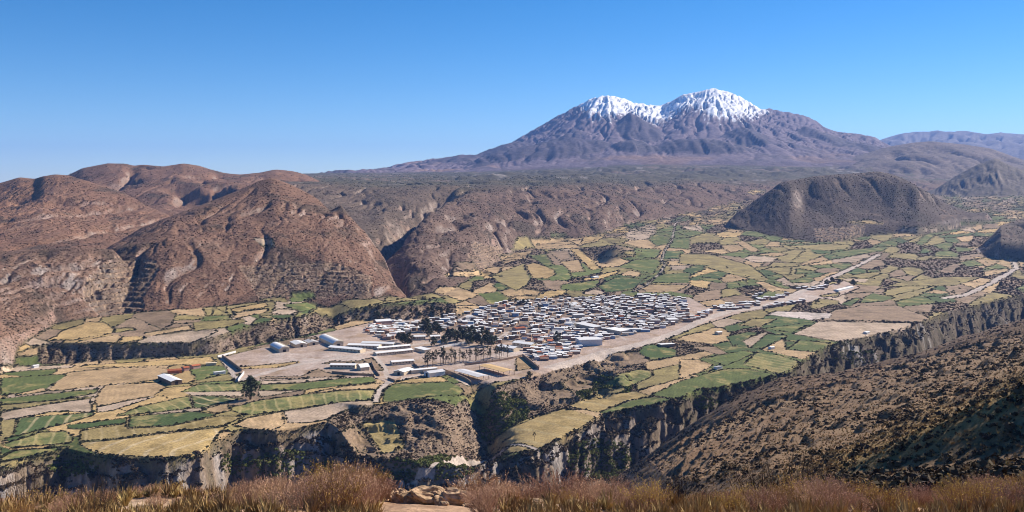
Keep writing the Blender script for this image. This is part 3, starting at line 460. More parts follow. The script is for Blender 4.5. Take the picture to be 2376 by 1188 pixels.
def paint(mask, c, seed):
    r_ = np.random.default_rng(seed); a = r_.uniform(-.5, .5) + (.55 if c in 'SscYz' else 0); x, y = X[mask], Y[mask]
    b = np.array(BASEC[c]) * r_.uniform(.85, 1.15); q = np.broadcast_to(b, (len(x), 3)).copy()
    across = x * math.cos(a) + y * math.sin(a) + 2.5 * fbm(x / 30, y / 30, 2, 232)
    if c in LINEC:
        per = dict(S=13., s=11., z=12., c=20., Y=26.)[c]
        if c == 'c': across = x + 9 * np.sin(y / 14.) + 3 * fbm(x / 20, y / 20, 2, 234)
        ln = 1 - np.abs((across / per) % 1 - .5) * 2
        q = mix(q, LINEC[c], sstep(.72, .9, ln) * (.55 + .5 * sstep(-.3, .3, nB[mask])))
    fur = .5 + .5 * np.sin(across * 2 * np.pi / r_.uniform(3.5, 5.5)); q = q * (1 + .16 * (fur - .5))[:, None]
    if c in 'gGSso': q = mix(q, [.36, .285, .115], (.7 * sstep(-.05, .45, nB[mask] + .5 * nC[mask] + (.12 if c in 'so' else -.08))))
    else: q = mix(q, b * [.66, .66, .62], .85 * sstep(-.05, .45, nB[mask] + .4 * nC[mask])); q = mix(q, b * [1.15, 1.12, 1.05], sstep(.1, .5, -nC[mask]) * .6)
    COL[mask] = q
for k, (c, pl) in enumerate(HAND):
    m = LAB == 1000 + k
    if m.any(): paint(m, c, k)
for k in range(420):
    m = LAB == 3000 + k
    if m.any(): paint(m, VCLS[k], 500 + k)
bord = np.zeros((NU, ND)); fl_ = LAB >= 1000
q_ = (LAB[1:, :] != LAB[:-1, :]) & (fl_[1:, :] | fl_[:-1, :]); bord[1:, :] += q_; bord[:-1, :] += q_
q_ = (LAB[:, 1:] != LAB[:, :-1]) & (fl_[:, 1:] | fl_[:, :-1]); bord[:, 1:] += q_; bord[:, :-1] += q_
COL = mix(COL, [.12, .10, .055], np.clip(bord, 0, 1) * sstep(-.5, .2, nB + .4 * nA) * .75)   # weedy banks between the plots
COL = COL * (1 + .10 * np.clip(fbm(X / 3.0, Y / 3.0, 2, 240), -1, 1))[..., None]
COL = np.clip(COL, .01, .92)

# ---------------------------------------------------------------- materials
def newmat(name, rough=.95):
    m = bpy.data.materials.new(name); m.use_nodes = True; b = m.node_tree.nodes['Principled BSDF']
    b.inputs['Roughness'].default_value = rough; b.inputs['Specular IOR Level'].default_value = .15
    return m, m.node_tree, b
def ground_material(name, fine, coarse, bump):
    m, t, b = newmat(name); N, L = t.nodes.new, t.links.new
    at = N('ShaderNodeAttribute'); at.attribute_name = 'Col'
    tc = N('ShaderNodeTexCoord'); n1 = N('ShaderNodeTexNoise'); n1.inputs['Scale'].default_value = fine; n1.inputs['Detail'].default_value = 5; n1.inputs['Roughness'].default_value = .65
    n2 = N('ShaderNodeTexNoise'); n2.inputs['Scale'].default_value = coarse; n2.inputs['Detail'].default_value = 3
    L(tc.outputs['Object'], n1.inputs['Vector']); L(tc.outputs['Object'], n2.inputs['Vector'])
    r1 = N('ShaderNodeMapRange'); r1.inputs[1].default_value = .3; r1.inputs[2].default_value = .7; r1.inputs[3].default_value = .62; r1.inputs[4].default_value = 1.34
    L(n1.outputs['Fac'], r1.inputs[0]); mu = N('ShaderNodeMix'); mu.data_type = 'RGBA'; mu.blend_type = 'MULTIPLY'; mu.inputs[0].default_value = 1
    L(at.outputs['Color'], mu.inputs[6]); L(r1.outputs[0], mu.inputs[7])
    r2 = N('ShaderNodeMapRange'); r2.inputs[1].default_value = .3; r2.inputs[2].default_value = .7; r2.inputs[3].default_value = .86; r2.inputs[4].default_value = 1.14
    L(n2.outputs['Fac'], r2.inputs[0]); mv = N('ShaderNodeMix'); mv.data_type = 'RGBA'; mv.blend_type = 'MULTIPLY'; mv.inputs[0].default_value = 1
    L(mu.outputs[2], mv.inputs[6]); L(r2.outputs[0], mv.inputs[7]); L(mv.outputs[2], b.inputs['Base Color'])
    if bump:
        bp = N('ShaderNodeBump'); bp.inputs['Strength'].default_value = .9; bp.inputs['Distance'].default_value = bump
        L(n1.outputs['Fac'], bp.inputs['Height']); L(bp.outputs[0], b.inputs['Normal'])
    return m
M_FIELD = ground_material('field_soil', .55, .06, .25); M_HILL = ground_material('hill_soil', .22, .03, 2.2)
M_FAR = ground_material('mountain_rock', .02, .004, 8.); M_NEAR = ground_material('near_soil', .9, .1, .5); M_BROW = ground_material('brow_soil', 9., 1.2, .05)

# ---------------------------------------------------------------- the land as objects
def put(name, mesh, parent=None, label=None, cat=None, group=None, kind=None, mat=None):
    o = bpy.data.objects.new(name, mesh); scene.collection.objects.link(o)
    if parent: o.parent = parent
    if label: o['label'] = label
    if cat: o['category'] = cat
    if group: o['group'] = group
    if kind: o['kind'] = kind
    if mat and mesh is not None:
        mesh.materials.clear(); mesh.materials.append(mat)
    return o
dU = np.stack([np.gradient(np.array(X), axis=0), np.gradient(np.array(Y), axis=0) * 0, np.gradient(Z, axis=0)], -1)
dV = np.stack([np.gradient(np.array(X), axis=1), np.gradient(np.array(Y), axis=1), np.gradient(Z, axis=1)], -1)
NRM = np.cross(dU, dV); NRM /= np.linalg.norm(NRM, axis=-1, keepdims=True); NRM = NRM.reshape(-1, 3).astype(np.float32)
VCO = np.stack([X, Y, Z], -1).reshape(-1, 3).astype(np.float32); CC = np.concatenate([COL, np.ones((NU, ND, 1))], -1).reshape(-1, 4).astype(np.float32)
def land_mesh(name, mask):
    fi = np.nonzero(mask.ravel())[0]; i, j = fi // (ND - 1), fi % (ND - 1)
    q = np.stack([i * ND + j, (i + 1) * ND + j, (i + 1) * ND + j + 1, i * ND + j + 1], 1).ravel()
    uq, inv = np.unique(q, return_inverse=True)
    me = bpy.data.meshes.new(name)
    me.vertices.add(len(uq)); me.vertices.foreach_set('co', VCO[uq].ravel())
    me.loops.add(len(inv)); me.loops.foreach_set('vertex_index', inv.astype(np.int32))
    me.polygons.add(len(fi)); me.polygons.foreach_set('loop_start', np.arange(0, 4 * len(fi), 4, dtype=np.int32))
    me.polygons.foreach_set('use_smooth', np.ones(len(fi), bool)); me.update()
    at = me.color_attributes.new('Col', 'FLOAT_COLOR', 'POINT'); at.data.foreach_set('color', CC[uq].ravel())
    me.normals_split_custom_set_from_vertices(NRM[uq])
    return me
cl_lab = LAB[:-1, :-1]; cl_lid = LID[:-1, :-1]; done = np.zeros(cl_lab.shape, bool)
HUE = dict(g='green', G='dark green', o='olive', t='tan', y='straw yellow', p='pinkish tan', b='brown', q='pale bare', S='striped dark green', s='striped green', z='striped straw', c='wavy lined straw', Y='faded straw')
def zone(px, row):
    if px < 900: return 'on the plain left of the town' if row > 822 else 'on the terrace below the left hills'
    if row > 830: return 'below the town beside the canyon'
    if px < 1330 and row < 700: return 'on the lower slope of the central spur'
    if px < 1700 and row < 700: return 'on the fan above the town'
    if row < 545: return 'at the head of the valley beside the mesa'
    if px < 1900 and row < 700: return 'between the fan and the mesa'
    return 'on the right side of the valley' if row < 700 else 'between the road and the canyon'
nfield = 0; used_lab = {}; rest = np.zeros(cl_lab.shape, bool)
SIZES = []
for key in [1000 + k for k in range(len(HAND))] + [3000 + k for k in range(420)]:
    m = cl_lab == key; n = int(m.sum())
    if n: SIZES.append((n, key))
SIZES.sort(reverse=True)
for r_, (n, key) in enumerate(SIZES):
    m = cl_lab == key
    if r_ >= 290 or n < 40: rest |= m; continue
    c = HAND[key - 1000][0] if key < 3000 else VCLS[key - 3000]
    px, row = float(PX[:-1, :-1][m].mean()), float(ROW[:-1, :-1][m].mean())
    w_ = np.ptp(PX[:-1, :-1][m]); h_ = np.ptp(ROW[:-1, :-1][m])
    size = 'long narrow' if w_ > 5.5 * h_ else ('large' if n > 1500 else ('small' if n < 260 else ('broad' if w_ > 3 * h_ else 'blocky')))
    lb = f'{size} {HUE[c]} field {zone(px, row)}'
    put('field', land_mesh('field', m), label=lb, cat='field', group='farm fields in the valley', kind='structure', mat=M_FIELD); done |= m
put('farmland', land_mesh('farmland', rest), label='scraps of small farm plots between the larger fields', cat='farmland', kind='structure', mat=M_FIELD); done |= rest
RL = ['pale dirt road along the lower edge of the town climbing to the far hamlet', 'pale gravel road climbing the valley side at the right edge', 'curved dirt lane beside the round green field below the sheds',
      'dirt track winding up the green fan above the town', 'wide dirt road running into the town from the left plain', 'straight walled lane leading down beside the bare lot', 'dirt track crossing the bare lots left of the sheds',
      'main street crossing the town roofs', 'thin pale track at the foot of the far right hills', 'footpath along the crest of the low ridge in the canyon', 'bare track at the upper right edge of the town', 'upper dirt street through the left half of the town', 'long dirt street through the middle of the town', 'dirt street along the lower houses of the right town', 'dirt cross street from the top of the town to the tall dark tree',
      'dirt cross street through the right half of the town', 'dirt cross street beside the dark grove', 'dirt cross street near the right end of the town', 'dirt street under the cliff at the left end of the town']
for k, (n, *_r) in enumerate(ROADS):
    m = (cl_lab == 1 + k) & ~done
    if m.sum() > 3: put(n, land_mesh(n, m), label=RL[k], cat=n, kind='structure', mat=M_FIELD); done |= m
m = (cl_lab == 0) & ~done; put('village_ground', land_mesh('village_ground', m), label='bare dusty ground of the town and its yards', cat='ground', kind='structure', mat=M_FIELD); done |= m
hx = Y[:-1, :-1]
for nm, lb, cat, m, mt in [
    ('ground', 'stony tan brow of the hill in the foreground with dry scrub', 'ground', (cl_lid == 1) & (hx < 30), M_BROW),
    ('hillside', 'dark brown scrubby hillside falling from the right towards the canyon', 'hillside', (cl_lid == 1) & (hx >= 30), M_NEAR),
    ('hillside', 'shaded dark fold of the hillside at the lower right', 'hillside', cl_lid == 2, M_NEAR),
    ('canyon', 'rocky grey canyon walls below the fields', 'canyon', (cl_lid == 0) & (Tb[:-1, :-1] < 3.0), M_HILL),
    ('valley', 'scrubby valley floor and banks between the fields', 'valley', (cl_lid == 0) & (Tb[:-1, :-1] >= 3.0), M_HILL),
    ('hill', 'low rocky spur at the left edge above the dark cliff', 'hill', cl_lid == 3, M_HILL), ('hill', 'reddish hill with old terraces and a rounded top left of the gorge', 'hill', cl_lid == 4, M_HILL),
    ('hill', 'smooth brown hill at the far left under the sky', 'hill', cl_lid == 5, M_HILL), ('hill', 'twin topped brown hill behind the left hills', 'hill', cl_lid == 6, M_HILL),
    ('plateau', 'dark olive plateau behind the gorge', 'plateau', cl_lid == 7, M_HILL), ('hill', 'broad rocky spur in the centre rising from the gorge to the moor', 'hill', cl_lid == 8, M_HILL),
    ('mesa', 'flat topped dark mesa with a hollow face right of the valley', 'mesa', cl_lid == 9, M_HILL), ('mountain', 'snow capped double peaked volcano on the skyline', 'mountain', cl_lid == 10, M_FAR),
    ('hill', 'pointed dark hill with a shaded ridge at the right edge', 'hill', cl_lid == 11, M_FAR), ('hill', 'wide rounded hill in front of the blue range', 'hill', cl_lid == 12, M_FAR),
    ('mountain', 'distant blue mountain range at the right skyline', 'mountain', cl_lid == 13, M_FAR), ('hill', 'small dark hill cut by the right edge above the road', 'hill', cl_lid == 14, M_HILL),
    ('foothills', 'rounded foothills and cones at the foot of the volcano', 'foothills', cl_lid == 15, M_FAR)]:
    m = m & ~done
    if m.any(): put(nm, land_mesh(nm, m), label=lb, cat=cat, kind='structure', mat=mt); done |= m
# ---------------------------------------------------------------- small builders
class MB:
    """collects polygons, then links them as one mesh"""
    def __init__(s): s.v, s.f = [], []
    def add(s, vs, fs):
        b = len(s.v); s.v += [tuple(p) for p in vs]; s.f += [tuple(b + i for i in q) for q in fs]
    def box(s, x0, x1, y0, y1, z0, z1):
        s.add([(x0,y0,z0),(x1,y0,z0),(x1,y1,z0),(x0,y1,z0),(x0,y0,z1),(x1,y0,z1),(x1,y1,z1),(x0,y1,z1)], [(3,2,1,0),(4,5,6,7),(0,1,5,4),(1,2,6,5),(2,3,7,6),(3,0,4,7)])
    def tube(s, pts, rad, n=5):
        pts = [np.array(p, float) for p in pts]; rings = []
        for i, p in enumerate(pts):
            d = pts[min(i + 1, len(pts) - 1)] - pts[max(i - 1, 0)]; d = d / (np.linalg.norm(d) + 1e-9)
            a = np.cross(d, (0.3, 1, 0.2)); a /= np.linalg.norm(a) + 1e-9; b = np.cross(d, a)
            rings.append([p + rad[i] * (math.cos(2 * math.pi * k / n) * a + math.sin(2 * math.pi * k / n) * b) for k in range(n)])
        vs = [q for r_ in rings for q in r_]
        fs = [(i * n + k, i * n + (k + 1) % n, (i + 1) * n + (k + 1) % n, (i + 1) * n + k) for i in range(len(pts) - 1) for k in range(n)]
        fs.append(tuple(reversed(range(n)))); fs.append(tuple((len(pts) - 1) * n + k for k in range(n)))
        s.add(vs, fs)
    def mesh(s, name, mat=None, smooth=False):
        me = bpy.data.meshes.new(name); me.from_pydata(s.v, [], s.f); me.update()
        if mat: me.materials.append(mat)
        if smooth: me.polygons.foreach_set('use_smooth', [True] * len(me.polygons))
        return me
def surf(name, c, rough=.8, scale=1.5, var=.25, rnd=.0, metal=0., hue=0.):
    m, t, b = newmat(name, rough); N, L = t.nodes.new, t.links.new
    tc = N('ShaderNodeTexCoord'); n1 = N('ShaderNodeTexNoise'); n1.inputs['Scale'].default_value = scale; n1.inputs['Detail'].default_value = 4
    L(tc.outputs['Object'], n1.inputs['Vector'])
    r1 = N('ShaderNodeMapRange'); r1.inputs[1].default_value = .3; r1.inputs[2].default_value = .7; r1.inputs[3].default_value = 1 - var; r1.inputs[4].default_value = 1 + var; L(n1.outputs['Fac'], r1.inputs[0])
    oi = N('ShaderNodeObjectInfo'); r2 = N('ShaderNodeMapRange'); r2.inputs[3].default_value = 1 - rnd; r2.inputs[4].default_value = 1 + rnd * .6; L(oi.outputs['Random'], r2.inputs[0])
    hs = N('ShaderNodeHueSaturation'); hs.inputs['Color'].default_value = (*c, 1)
    mu = N('ShaderNodeMath'); mu.operation = 'MULTIPLY'; L(r1.outputs[0], mu.inputs[0]); L(r2.outputs[0], mu.inputs[1]); L(mu.outputs[0], hs.inputs['Value'])
    if hue:
        r3 = N('ShaderNodeMapRange'); r3.inputs[3].default_value = .5 - hue; r3.inputs[4].default_value = .5 + hue; L(oi.outputs['Random'], r3.inputs[0]); L(r3.outputs[0], hs.inputs['Hue'])
    L(hs.outputs[0], b.inputs['Base Color']); b.inputs['Metallic'].default_value = metal
    return m
M_TIN = surf('bright_tin', (.86, .84, .80), .5, .8, .08, .14, hue=.0); M_TIN2 = surf('dull_tin', (.55, .53, .51), .6, .8, .2, .3); M_RUST = surf('rusty_tin', (.36, .22, .16), .8, .7, .3, .3)
M_ROOFRED = surf('red_roof', (.42, .13, .06), .8, .8, .25, .2); M_ORANGE = surf('tan_sheet', (.62, .42, .2), .7, .5, .12); M_GREY = surf('grey_sheet', (.62, .60, .60), .7, .5, .12)
M_CREAM = surf('cream_wall', (.68, .56, .40), .85, .6, .12, .15); M_ADOBE = surf('adobe_wall', (.33, .22, .15), .95, .8, .25, .3); M_WHITEW = surf('white_wall', (.74, .72, .70), .85, .7, .12, .2); M_PINKW = surf('pink_wall', (.45, .30, .25), .9, .7, .2, .2)
M_DARKW = surf('dark_opening', (.035, .03, .03), .6, 1, .1); M_BLUEW = surf('blue_wall', (.25, .35, .48), .8, .7, .15); M_POST = surf('post_steel', (.18, .13, .10), .7, 2, .2)
M_WALLMUD = surf('mud_wall', (.30, .21, .15), .95, .6, .25); M_BARK = surf('bark', (.16, .115, .08), .95, 3., .3, .2); M_LEAF = surf('dark_leaves', (.058, .066, .034), .8, .5, .45, .35, hue=.02); M_LEAF2 = surf('olive_leaves', (.10, .092, .045), .85, .5, .4, .35, hue=.02)
M_SCRUB = surf('scrub_leaves', (.082, .060, .040), .95, .5, .3, .4, hue=.02); M_HEDGE = surf('hedge_leaves', (.055, .055, .03), .95, .5, .35, .4, hue=.025); M_LUSH = surf('lush_leaves', (.13, .14, .035), .9, .4, .35, .4, hue=.03)
M_STRAW = surf('dry_straw', (.40, .27, .12), .95, 2., .3, .35, hue=.015); M_TWIG = surf('dry_twigs', (.43, .265, .17), .95, 3., .3, .25, hue=.012); M_TWIG2 = surf('grey_twigs', (.24, .165, .12), .95, 3., .3, .25); M_BUDS = surf('rusty_tips', (.58, .35, .225), .95, 6., .3, .3, hue=.012)
M_GOLD = surf('golden_tips', (.52, .34, .10), .95, 6., .3, .3, hue=.012); M_ROCK = surf('tan_rock', (.46, .31, .19), .95, 14., .5, .2); M_DTWIG = surf('dark_twigs', (.06, .042, .032), .95, 3., .3, .2)

# ---------------------------------------------------------------- buildings, each a thing with walls, roof and openings
def building(name, px, py, L_, W_, h, ang, roof='gable', rise=.18, wall=M_CREAM, roofm=M_TIN, label='', cat='building', group=None, wins=0, door=0, eave=.5, at=None, windows_side=-1):
    x, y, z = at or ground(px, py, 700)
    c_, s_ = math.cos(ang), math.sin(ang)
    zs = [height(x + c_ * a * L_ / 2 - s_ * b * W_ / 2, y + s_ * a * L_ / 2 + c_ * b * W_ / 2) for a in (-1, 1) for b in (-1, 1)]
    z = min(max(min(zs), max(zs) - .6 * h), max(zs)); dn = z - min(zs) + .4
    e = bpy.data.objects.new(name, None); scene.collection.objects.link(e); e.location = (x, y, z); e.rotation_euler = (0, 0, ang); e.empty_display_size = 1
    e['label'] = label; e['category'] = cat
    if group: e['group'] = group
    l, w = L_ / 2, W_ / 2; m = MB(); r = W_ * rise
    if roof == 'gable':
        m.add([(-l,-w,-dn),(l,-w,-dn),(l,w,-dn),(-l,w,-dn),(-l,-w,h),(l,-w,h),(l,w,h),(-l,w,h),(-l,0,h+r),(l,0,h+r)], [(3,2,1,0),(0,1,5,4),(2,3,7,6),(1,2,6,9,5),(3,0,4,8,7)])
    else:
        m.add([(-l,-w,-dn),(l,-w,-dn),(l,w,-dn),(-l,w,-dn),(-l,-w,h),(l,-w,h),(l,w,h+r),(-l,w,h+r)], [(3,2,1,0),(4,5,6,7),(0,1,5,4),(1,2,6,5),(2,3,7,6),(3,0,4,7)])
    put('wall', m.mesh('wall', wall), e)
    m = MB(); t = .14; o = eave
    if roof == 'gable':
        k = r / w; P = [(-l-o, -w-o, h-k*o), (-l-o, 0, h+r+.02), (-l-o, w+o, h-k*o)]
        vs = [(sx, p[1], p[2] + q) for sx in (-l-o, l+o) for q in (.03, .03 + t) for p in P]
        m.add(vs, [(0,1,7,6),(1,2,8,7),(3,9,10,4),(4,10,11,5),(0,3,4,1),(1,4,5,2),(6,7,10,9),(7,8,11,10),(0,6,9,3),(2,5,11,8)])
    elif roof == 'arch':
        n = 10; P = [(-(w+o) + (2*w+2*o) * i / n, h + r * math.sin(math.pi * i / n) * 1.3) for i in range(n + 1)]
        vs = [(sx, p[0], p[1] + q) for sx in (-l-o, l+o) for q in (.03, .03 + t) for p in P]; k = n + 1
        m.add(vs, [q for i in range(n) for q in ((i, i+1, 2*k+i+1, 2*k+i), (k+i, 3*k+i, 3*k+i+1, k+i+1), (i, k+i, k+i+1, i+1), (2*k+i, 2*k+i+1, 3*k+i+1, 3*k+i))])
    else:
        k = r / W_; m.add([(sx, sy, h + k * (sy + w) + q) for q in (.03, .03 + t) for sx in (-l-o, l+o) for sy in (-w-o, w+o)], [(0,1,3,2),(4,6,7,5),(0,4,5,1),(2,3,7,6),(0,2,6,4),(1,5,7,3)])
    put('roof', m.mesh('roof', roofm), e)
    if roof == 'arch':
        n = 10
        for sx in (-l, l):
            m = MB(); b = [(sx, -w + W_ * i / n, h + r * math.sin(math.pi * i / n) * 1.3) for i in range(n + 1)]; m.add(b, [tuple(range(n + 1))]); put('gable_wall', m.mesh('gable_wall', wall), e)
    if wins:
        m = MB(); m.box(-.75, .75, -.05, .05, -.6, .6); me = m.mesh('window', M_DARKW)
        for i in range(wins):
            q = put('window', me, e); q.location = (-l + L_ * (i + .5) / wins, windows_side * (w + .01), h * .6)
    if door:
        m = MB(); m.box(-.06, .06, -door / 2, door / 2, 0, h * .85); q = put('door', m.mesh('door', M_DARKW), e); q.location = (l + .02, 0, .0)
    return e
def axis(p, q, dm=700):                                   # a long building seen between two picture points: centre, length and heading on the ground
    a = ground(*p, dm); b = ground(*q, dm)
    return (((a[0] + b[0]) / 2, (a[1] + b[1]) / 2, (a[2] + b[2]) / 2), math.hypot(b[0] - a[0], b[1] - a[1]), math.atan2(b[1] - a[1], b[0] - a[0]))
BIG = [  # name, near end, far end (picture points on the ground), width, height, roof, walls, roof sheet, windows, door, label, category
 ('warehouse',(660,817),(638,806),12,3.8,'arch',M_CREAM,M_TIN,0,4,'white arched warehouse standing alone at the left end of the bare lot','warehouse'),
 ('warehouse',(700,806),(686,799),14,4.0,'gable',M_CREAM,M_TIN,3,3,'low white warehouse right of the lone arched warehouse','warehouse'),
 ('warehouse',(728,801),(716,795),13,3.6,'gable',M_CREAM,M_TIN2,3,3,'pale warehouse beside two thin trees left of the long halls','warehouse'),
 ('warehouse',(785,804),(752,788),13,4.2,'arch',M_CREAM,M_TIN,0,4,'big arched white hall behind the long white barracks','warehouse'),
 ('barracks',(768,810),(842,818),11,4.2,'gable',M_CREAM,M_TIN,9,0,'long cream hall with white roof, nearest of the three parallel ones','barracks'),
 ('barracks',(810,802),(882,809),11,4.2,'gable',M_CREAM,M_TIN,9,0,'long cream hall with white roof, middle of the three parallel ones','barracks'),
 ('barracks',(842,797),(916,804),11,4.2,'gable',M_CREAM,M_TIN,9,0,'long cream hall with white roof, farthest of the three parallel ones','barracks'),
 ('barracks',(874,811),(950,806),8,3.2,'gable',M_CREAM,M_TIN,8,0,'narrow white roofed block behind the open oval court','barracks'),
 ('school_block',(870,824),(912,821),9,3.6,'gable',M_CREAM,M_TIN,6,0,'white roofed school block at the left side of the oval court','school'),
 ('school_block',(914,821),(954,817),9,3.6,'gable',M_CREAM,M_TIN,6,0,'white roofed school block at the right side of the oval court','school'),
 ('school_block',(907,846),(958,842),9,3.6,'gable',M_CREAM,M_TIN,7,0,'white roofed block below the oval court left of the tree row','school'),
 ('shed',(925,870),(948,862),13,3.6,'gable',M_CREAM,M_TIN,0,3,'square white roofed shed at the bend of the curved lane','shed'),
 ('shed',(952,866),(1012,860),8,3.4,'mono',M_CREAM,M_TIN,6,0,'long white roofed shed behind the big grey shed','shed'),
 ('shed',(990,874),(1026,868),12,4.6,'gable',M_WHITEW,M_GREY,0,4,'big pale grey shed beside the round green field','shed'),
 ('hall',(768,853),(826,853),9,4.0,'gable',M_CREAM,M_TIN,7,0,'white hall inside the raised yard left of the curved lane','hall'),
 ('hall',(832,858),(852,857),11,4.0,'arch',M_CREAM,M_TIN,0,4,'arched white hall at the right end of the raised yard','hall'),
 ('barn',(410,893),(379,879),11,4.2,'gable',M_ADOBE,M_TIN,0,3,'white roofed barn with brown walls among the left fields','barn'),
 ('farmhouse',(389,866),(421,864),9,3.2,'gable',M_ROOFRED,M_ROOFRED,0,0,'long farmhouse with red roof, largest of the red roofs','farmhouse'),
 ('farmhouse',(424,860),(436,858),8,3.4,'gable',M_PINKW,M_ROOFRED,0,0,'small house with orange gable in the middle of the red roofs','farmhouse'),
 ('farmhouse',(444,856),(461,853),8,3.4,'gable',M_PINKW,M_ROOFRED,0,0,'orange roofed house at the right end of the red roofs','farmhouse'),
 ('hut',(478,848),(502,846),5,2.6,'mono',M_CREAM,M_CREAM,0,0,'low cream hut beside the walled lane right of the red roofs','hut'),
 ('hut',(497,869),(522,866),5,2.4,'mono',M_WHITEW,M_TIN,0,0,'tiny white roofed hut below the walled lane among hedges','hut'),
 ('hut',(76,854),(88,852),5,2.6,'gable',M_WHITEW,M_TIN,0,0,'tiny pale hut alone at the far left of the plain','hut'),
 ('hall',(955,788),(986,787),10,4.5,'gable',M_CREAM,M_TIN,6,0,'white building with cream front framed by the dark town trees','hall'),
 ('hall',(998,787),(1020,786),9,4.2,'gable',M_CREAM,M_TIN,4,0,'cream fronted building right of the one framed by dark trees','hall'),
 ('shed',(969,812),(993,818),9,3.4,'mono',M_CREAM,M_TIN,0,0,'slanting roofed shed at the left end of the tree row','shed'),
 ('church',(1340,800),(1392,797),26,7.0,'mono',M_WHITEW,M_TIN,0,0,'large hall with broad white slab roof at the lower edge of the town','hall'),
 ('hall',(1160,808),(1200,815),13,4.2,'gable',M_CREAM,M_TIN,5,0,'long white roofed hall right of the dark town trees','hall'),
 ('hall',(1196,800),(1240,806),13,4.2,'gable',M_CREAM,M_TIN,5,0,'long white roofed hall in front of the tall dark tree','hall'),
 ('hall',(1343,756),(1388,766),14,4.5,'mono',M_CREAM,M_TIN,0,0,'longest slanting white roof in the right half of the town','hall'),
 ('hall',(1416,768),(1450,775),15,4.5,'mono',M_CREAM,M_TIN,0,0,'slanting white roof beside the open lot of the town','hall'),
 ('hall',(1548,748),(1570,747),14,5.0,'mono',M_CREAM,M_TIN,0,0,'bright white roofed hall at the right end of the town','hall'),
 ('hall',(1330,736),(1354,735),10,4.0,'mono',M_CREAM,M_TIN,0,0,'wide white roof in the upper middle of the town','hall'),
 ('hall',(1193,768),(1215,766),10,4.,'gable',M_PINKW,M_ROOFRED,0,0,'hall with rusty orange roof in the middle of the town','hall'),
 ('shed',(1430,768),(1490,768),8,3.4,'mono',M_BLUEW,M_TIN,6,0,'long low block with bluish wall above the open lot','shed'),
 ('farmhouse',(1530,803),(1562,802),10,3.0,'mono',M_ADOBE,M_TIN,4,0,'white roofed farmhouse with walled green yard below the road','farmhouse'),
 ('house',(1662,776),(1672,775),7,3.4,'gable',M_CREAM,M_TIN,0,0,'single bright cream house on the slope below the road','house'),
 ('shed',(1717,710),(1742,709),7,3.6,'mono',M_CREAM,M_TIN,0,0,'white flat roofed shed beside the road at the hamlet','shed'),
 ('greenhouse',(1940,676),(1975,668),9,3.2,'gable',M_WHITEW,M_TIN,0,0,'long white greenhouse roof at the far end of the hamlet','greenhouse'),
 ('house',(1786,810),(1794,809),5,2.6,'gable',M_WHITEW,M_TIN,0,0,'tiny white house at the corner of a green field near the canyon','house'),
 ('hut',(1660,857),(1672,854),5,2.6,'mono',M_WHITEW,M_TIN2,0,0,'small white hut among hedges between two large green fields','hut'),
 ('hut',(2007,775),(2014,773),5,2.6,'gable',M_WHITEW,M_TIN,0,0,'tiny white hut in the big bare field beside the canyon','hut'),
 ('house',(870,752),(905,751),16,5.5,'gable',M_PINKW,M_TIN,0,0,'large pinkish roofed house at the foot of the dark cliff','house'),
 ('house',(1375,645),(1386,644),8,3.,'gable',M_WHITEW,M_TIN,0,0,'lone white house at the edge of the green field above the town','house'),
]
for n, a, b, w, h, rf, wl, rm, wi, dr, lb, ct in BIG:
    c, L_, an = axis(a, b)
    near = an if b[1] >= a[1] else an + math.pi              # keep the door end towards the viewer
    if n in ('barracks', 'school_block', 'hall'): near = an
    building(n, 0, 0, max(L_, 5.), w, h, near, rf, .11 if rf == 'gable' else (.2 if rf == 'arch' else .04), wl, rm, lb, ct, wins=wi, door=dr, at=c, windows_side=-1)
# two open shelters in the fenced yard
def shelter(p, q, w, h, mat, label):
    c, L_, an = axis(p, q); e = bpy.data.objects.new('shelter', None); scene.collection.objects.link(e)
    e.location = (c[0], c[1], c[2]); e.rotation_euler = (0, 0, an); e['label'] = label; e['category'] = 'shelter'; e['group'] = 'open shelters in the fenced yard'
    m = MB(); l = L_ / 2; P = [(-w/2, h), (0, h + w * .06), (w/2, h)]
    m.add([(sx, p_[0], p_[1] + t) for sx in (-l, l) for t in (0, .18) for p_ in P], [(0,1,7,6),(1,2,8,7),(3,9,10,4),(4,10,11,5),(0,3,4,1),(1,4,5,2),(6,7,10,9),(7,8,11,10),(0,6,9,3),(2,5,11,8)])
    put('roof', m.mesh('roof', mat), e)
    m = MB(); m.box(-.16, .16, -.16, .16, -1.2, h - .01); pm = m.mesh('post', M_POST)
    for i in range(6):
        for s_ in (-1, 1):
            o = put('post', pm, e); o.location = (-l + .8 + (L_ - 1.6) * i / 5, s_ * (w / 2 - .4), 0)
    m = MB(); m.box(-l, l, -.09, .09, -.2, 0); be = m.mesh('beam', M_POST)
    for s_ in (-1, 1): o = put('beam', be, e); o.location = (0, s_ * (w / 2 - .4), h - .02)
shelter((1066, 866), (1122, 884), 14, 4.2, M_GREY, 'open shelter with grey metal roof, nearer one in the fenced yard')
shelter((1124, 856), (1182, 872), 15, 4.6, M_ORANGE, 'open shelter with tan roof, farther one in the fenced yard')
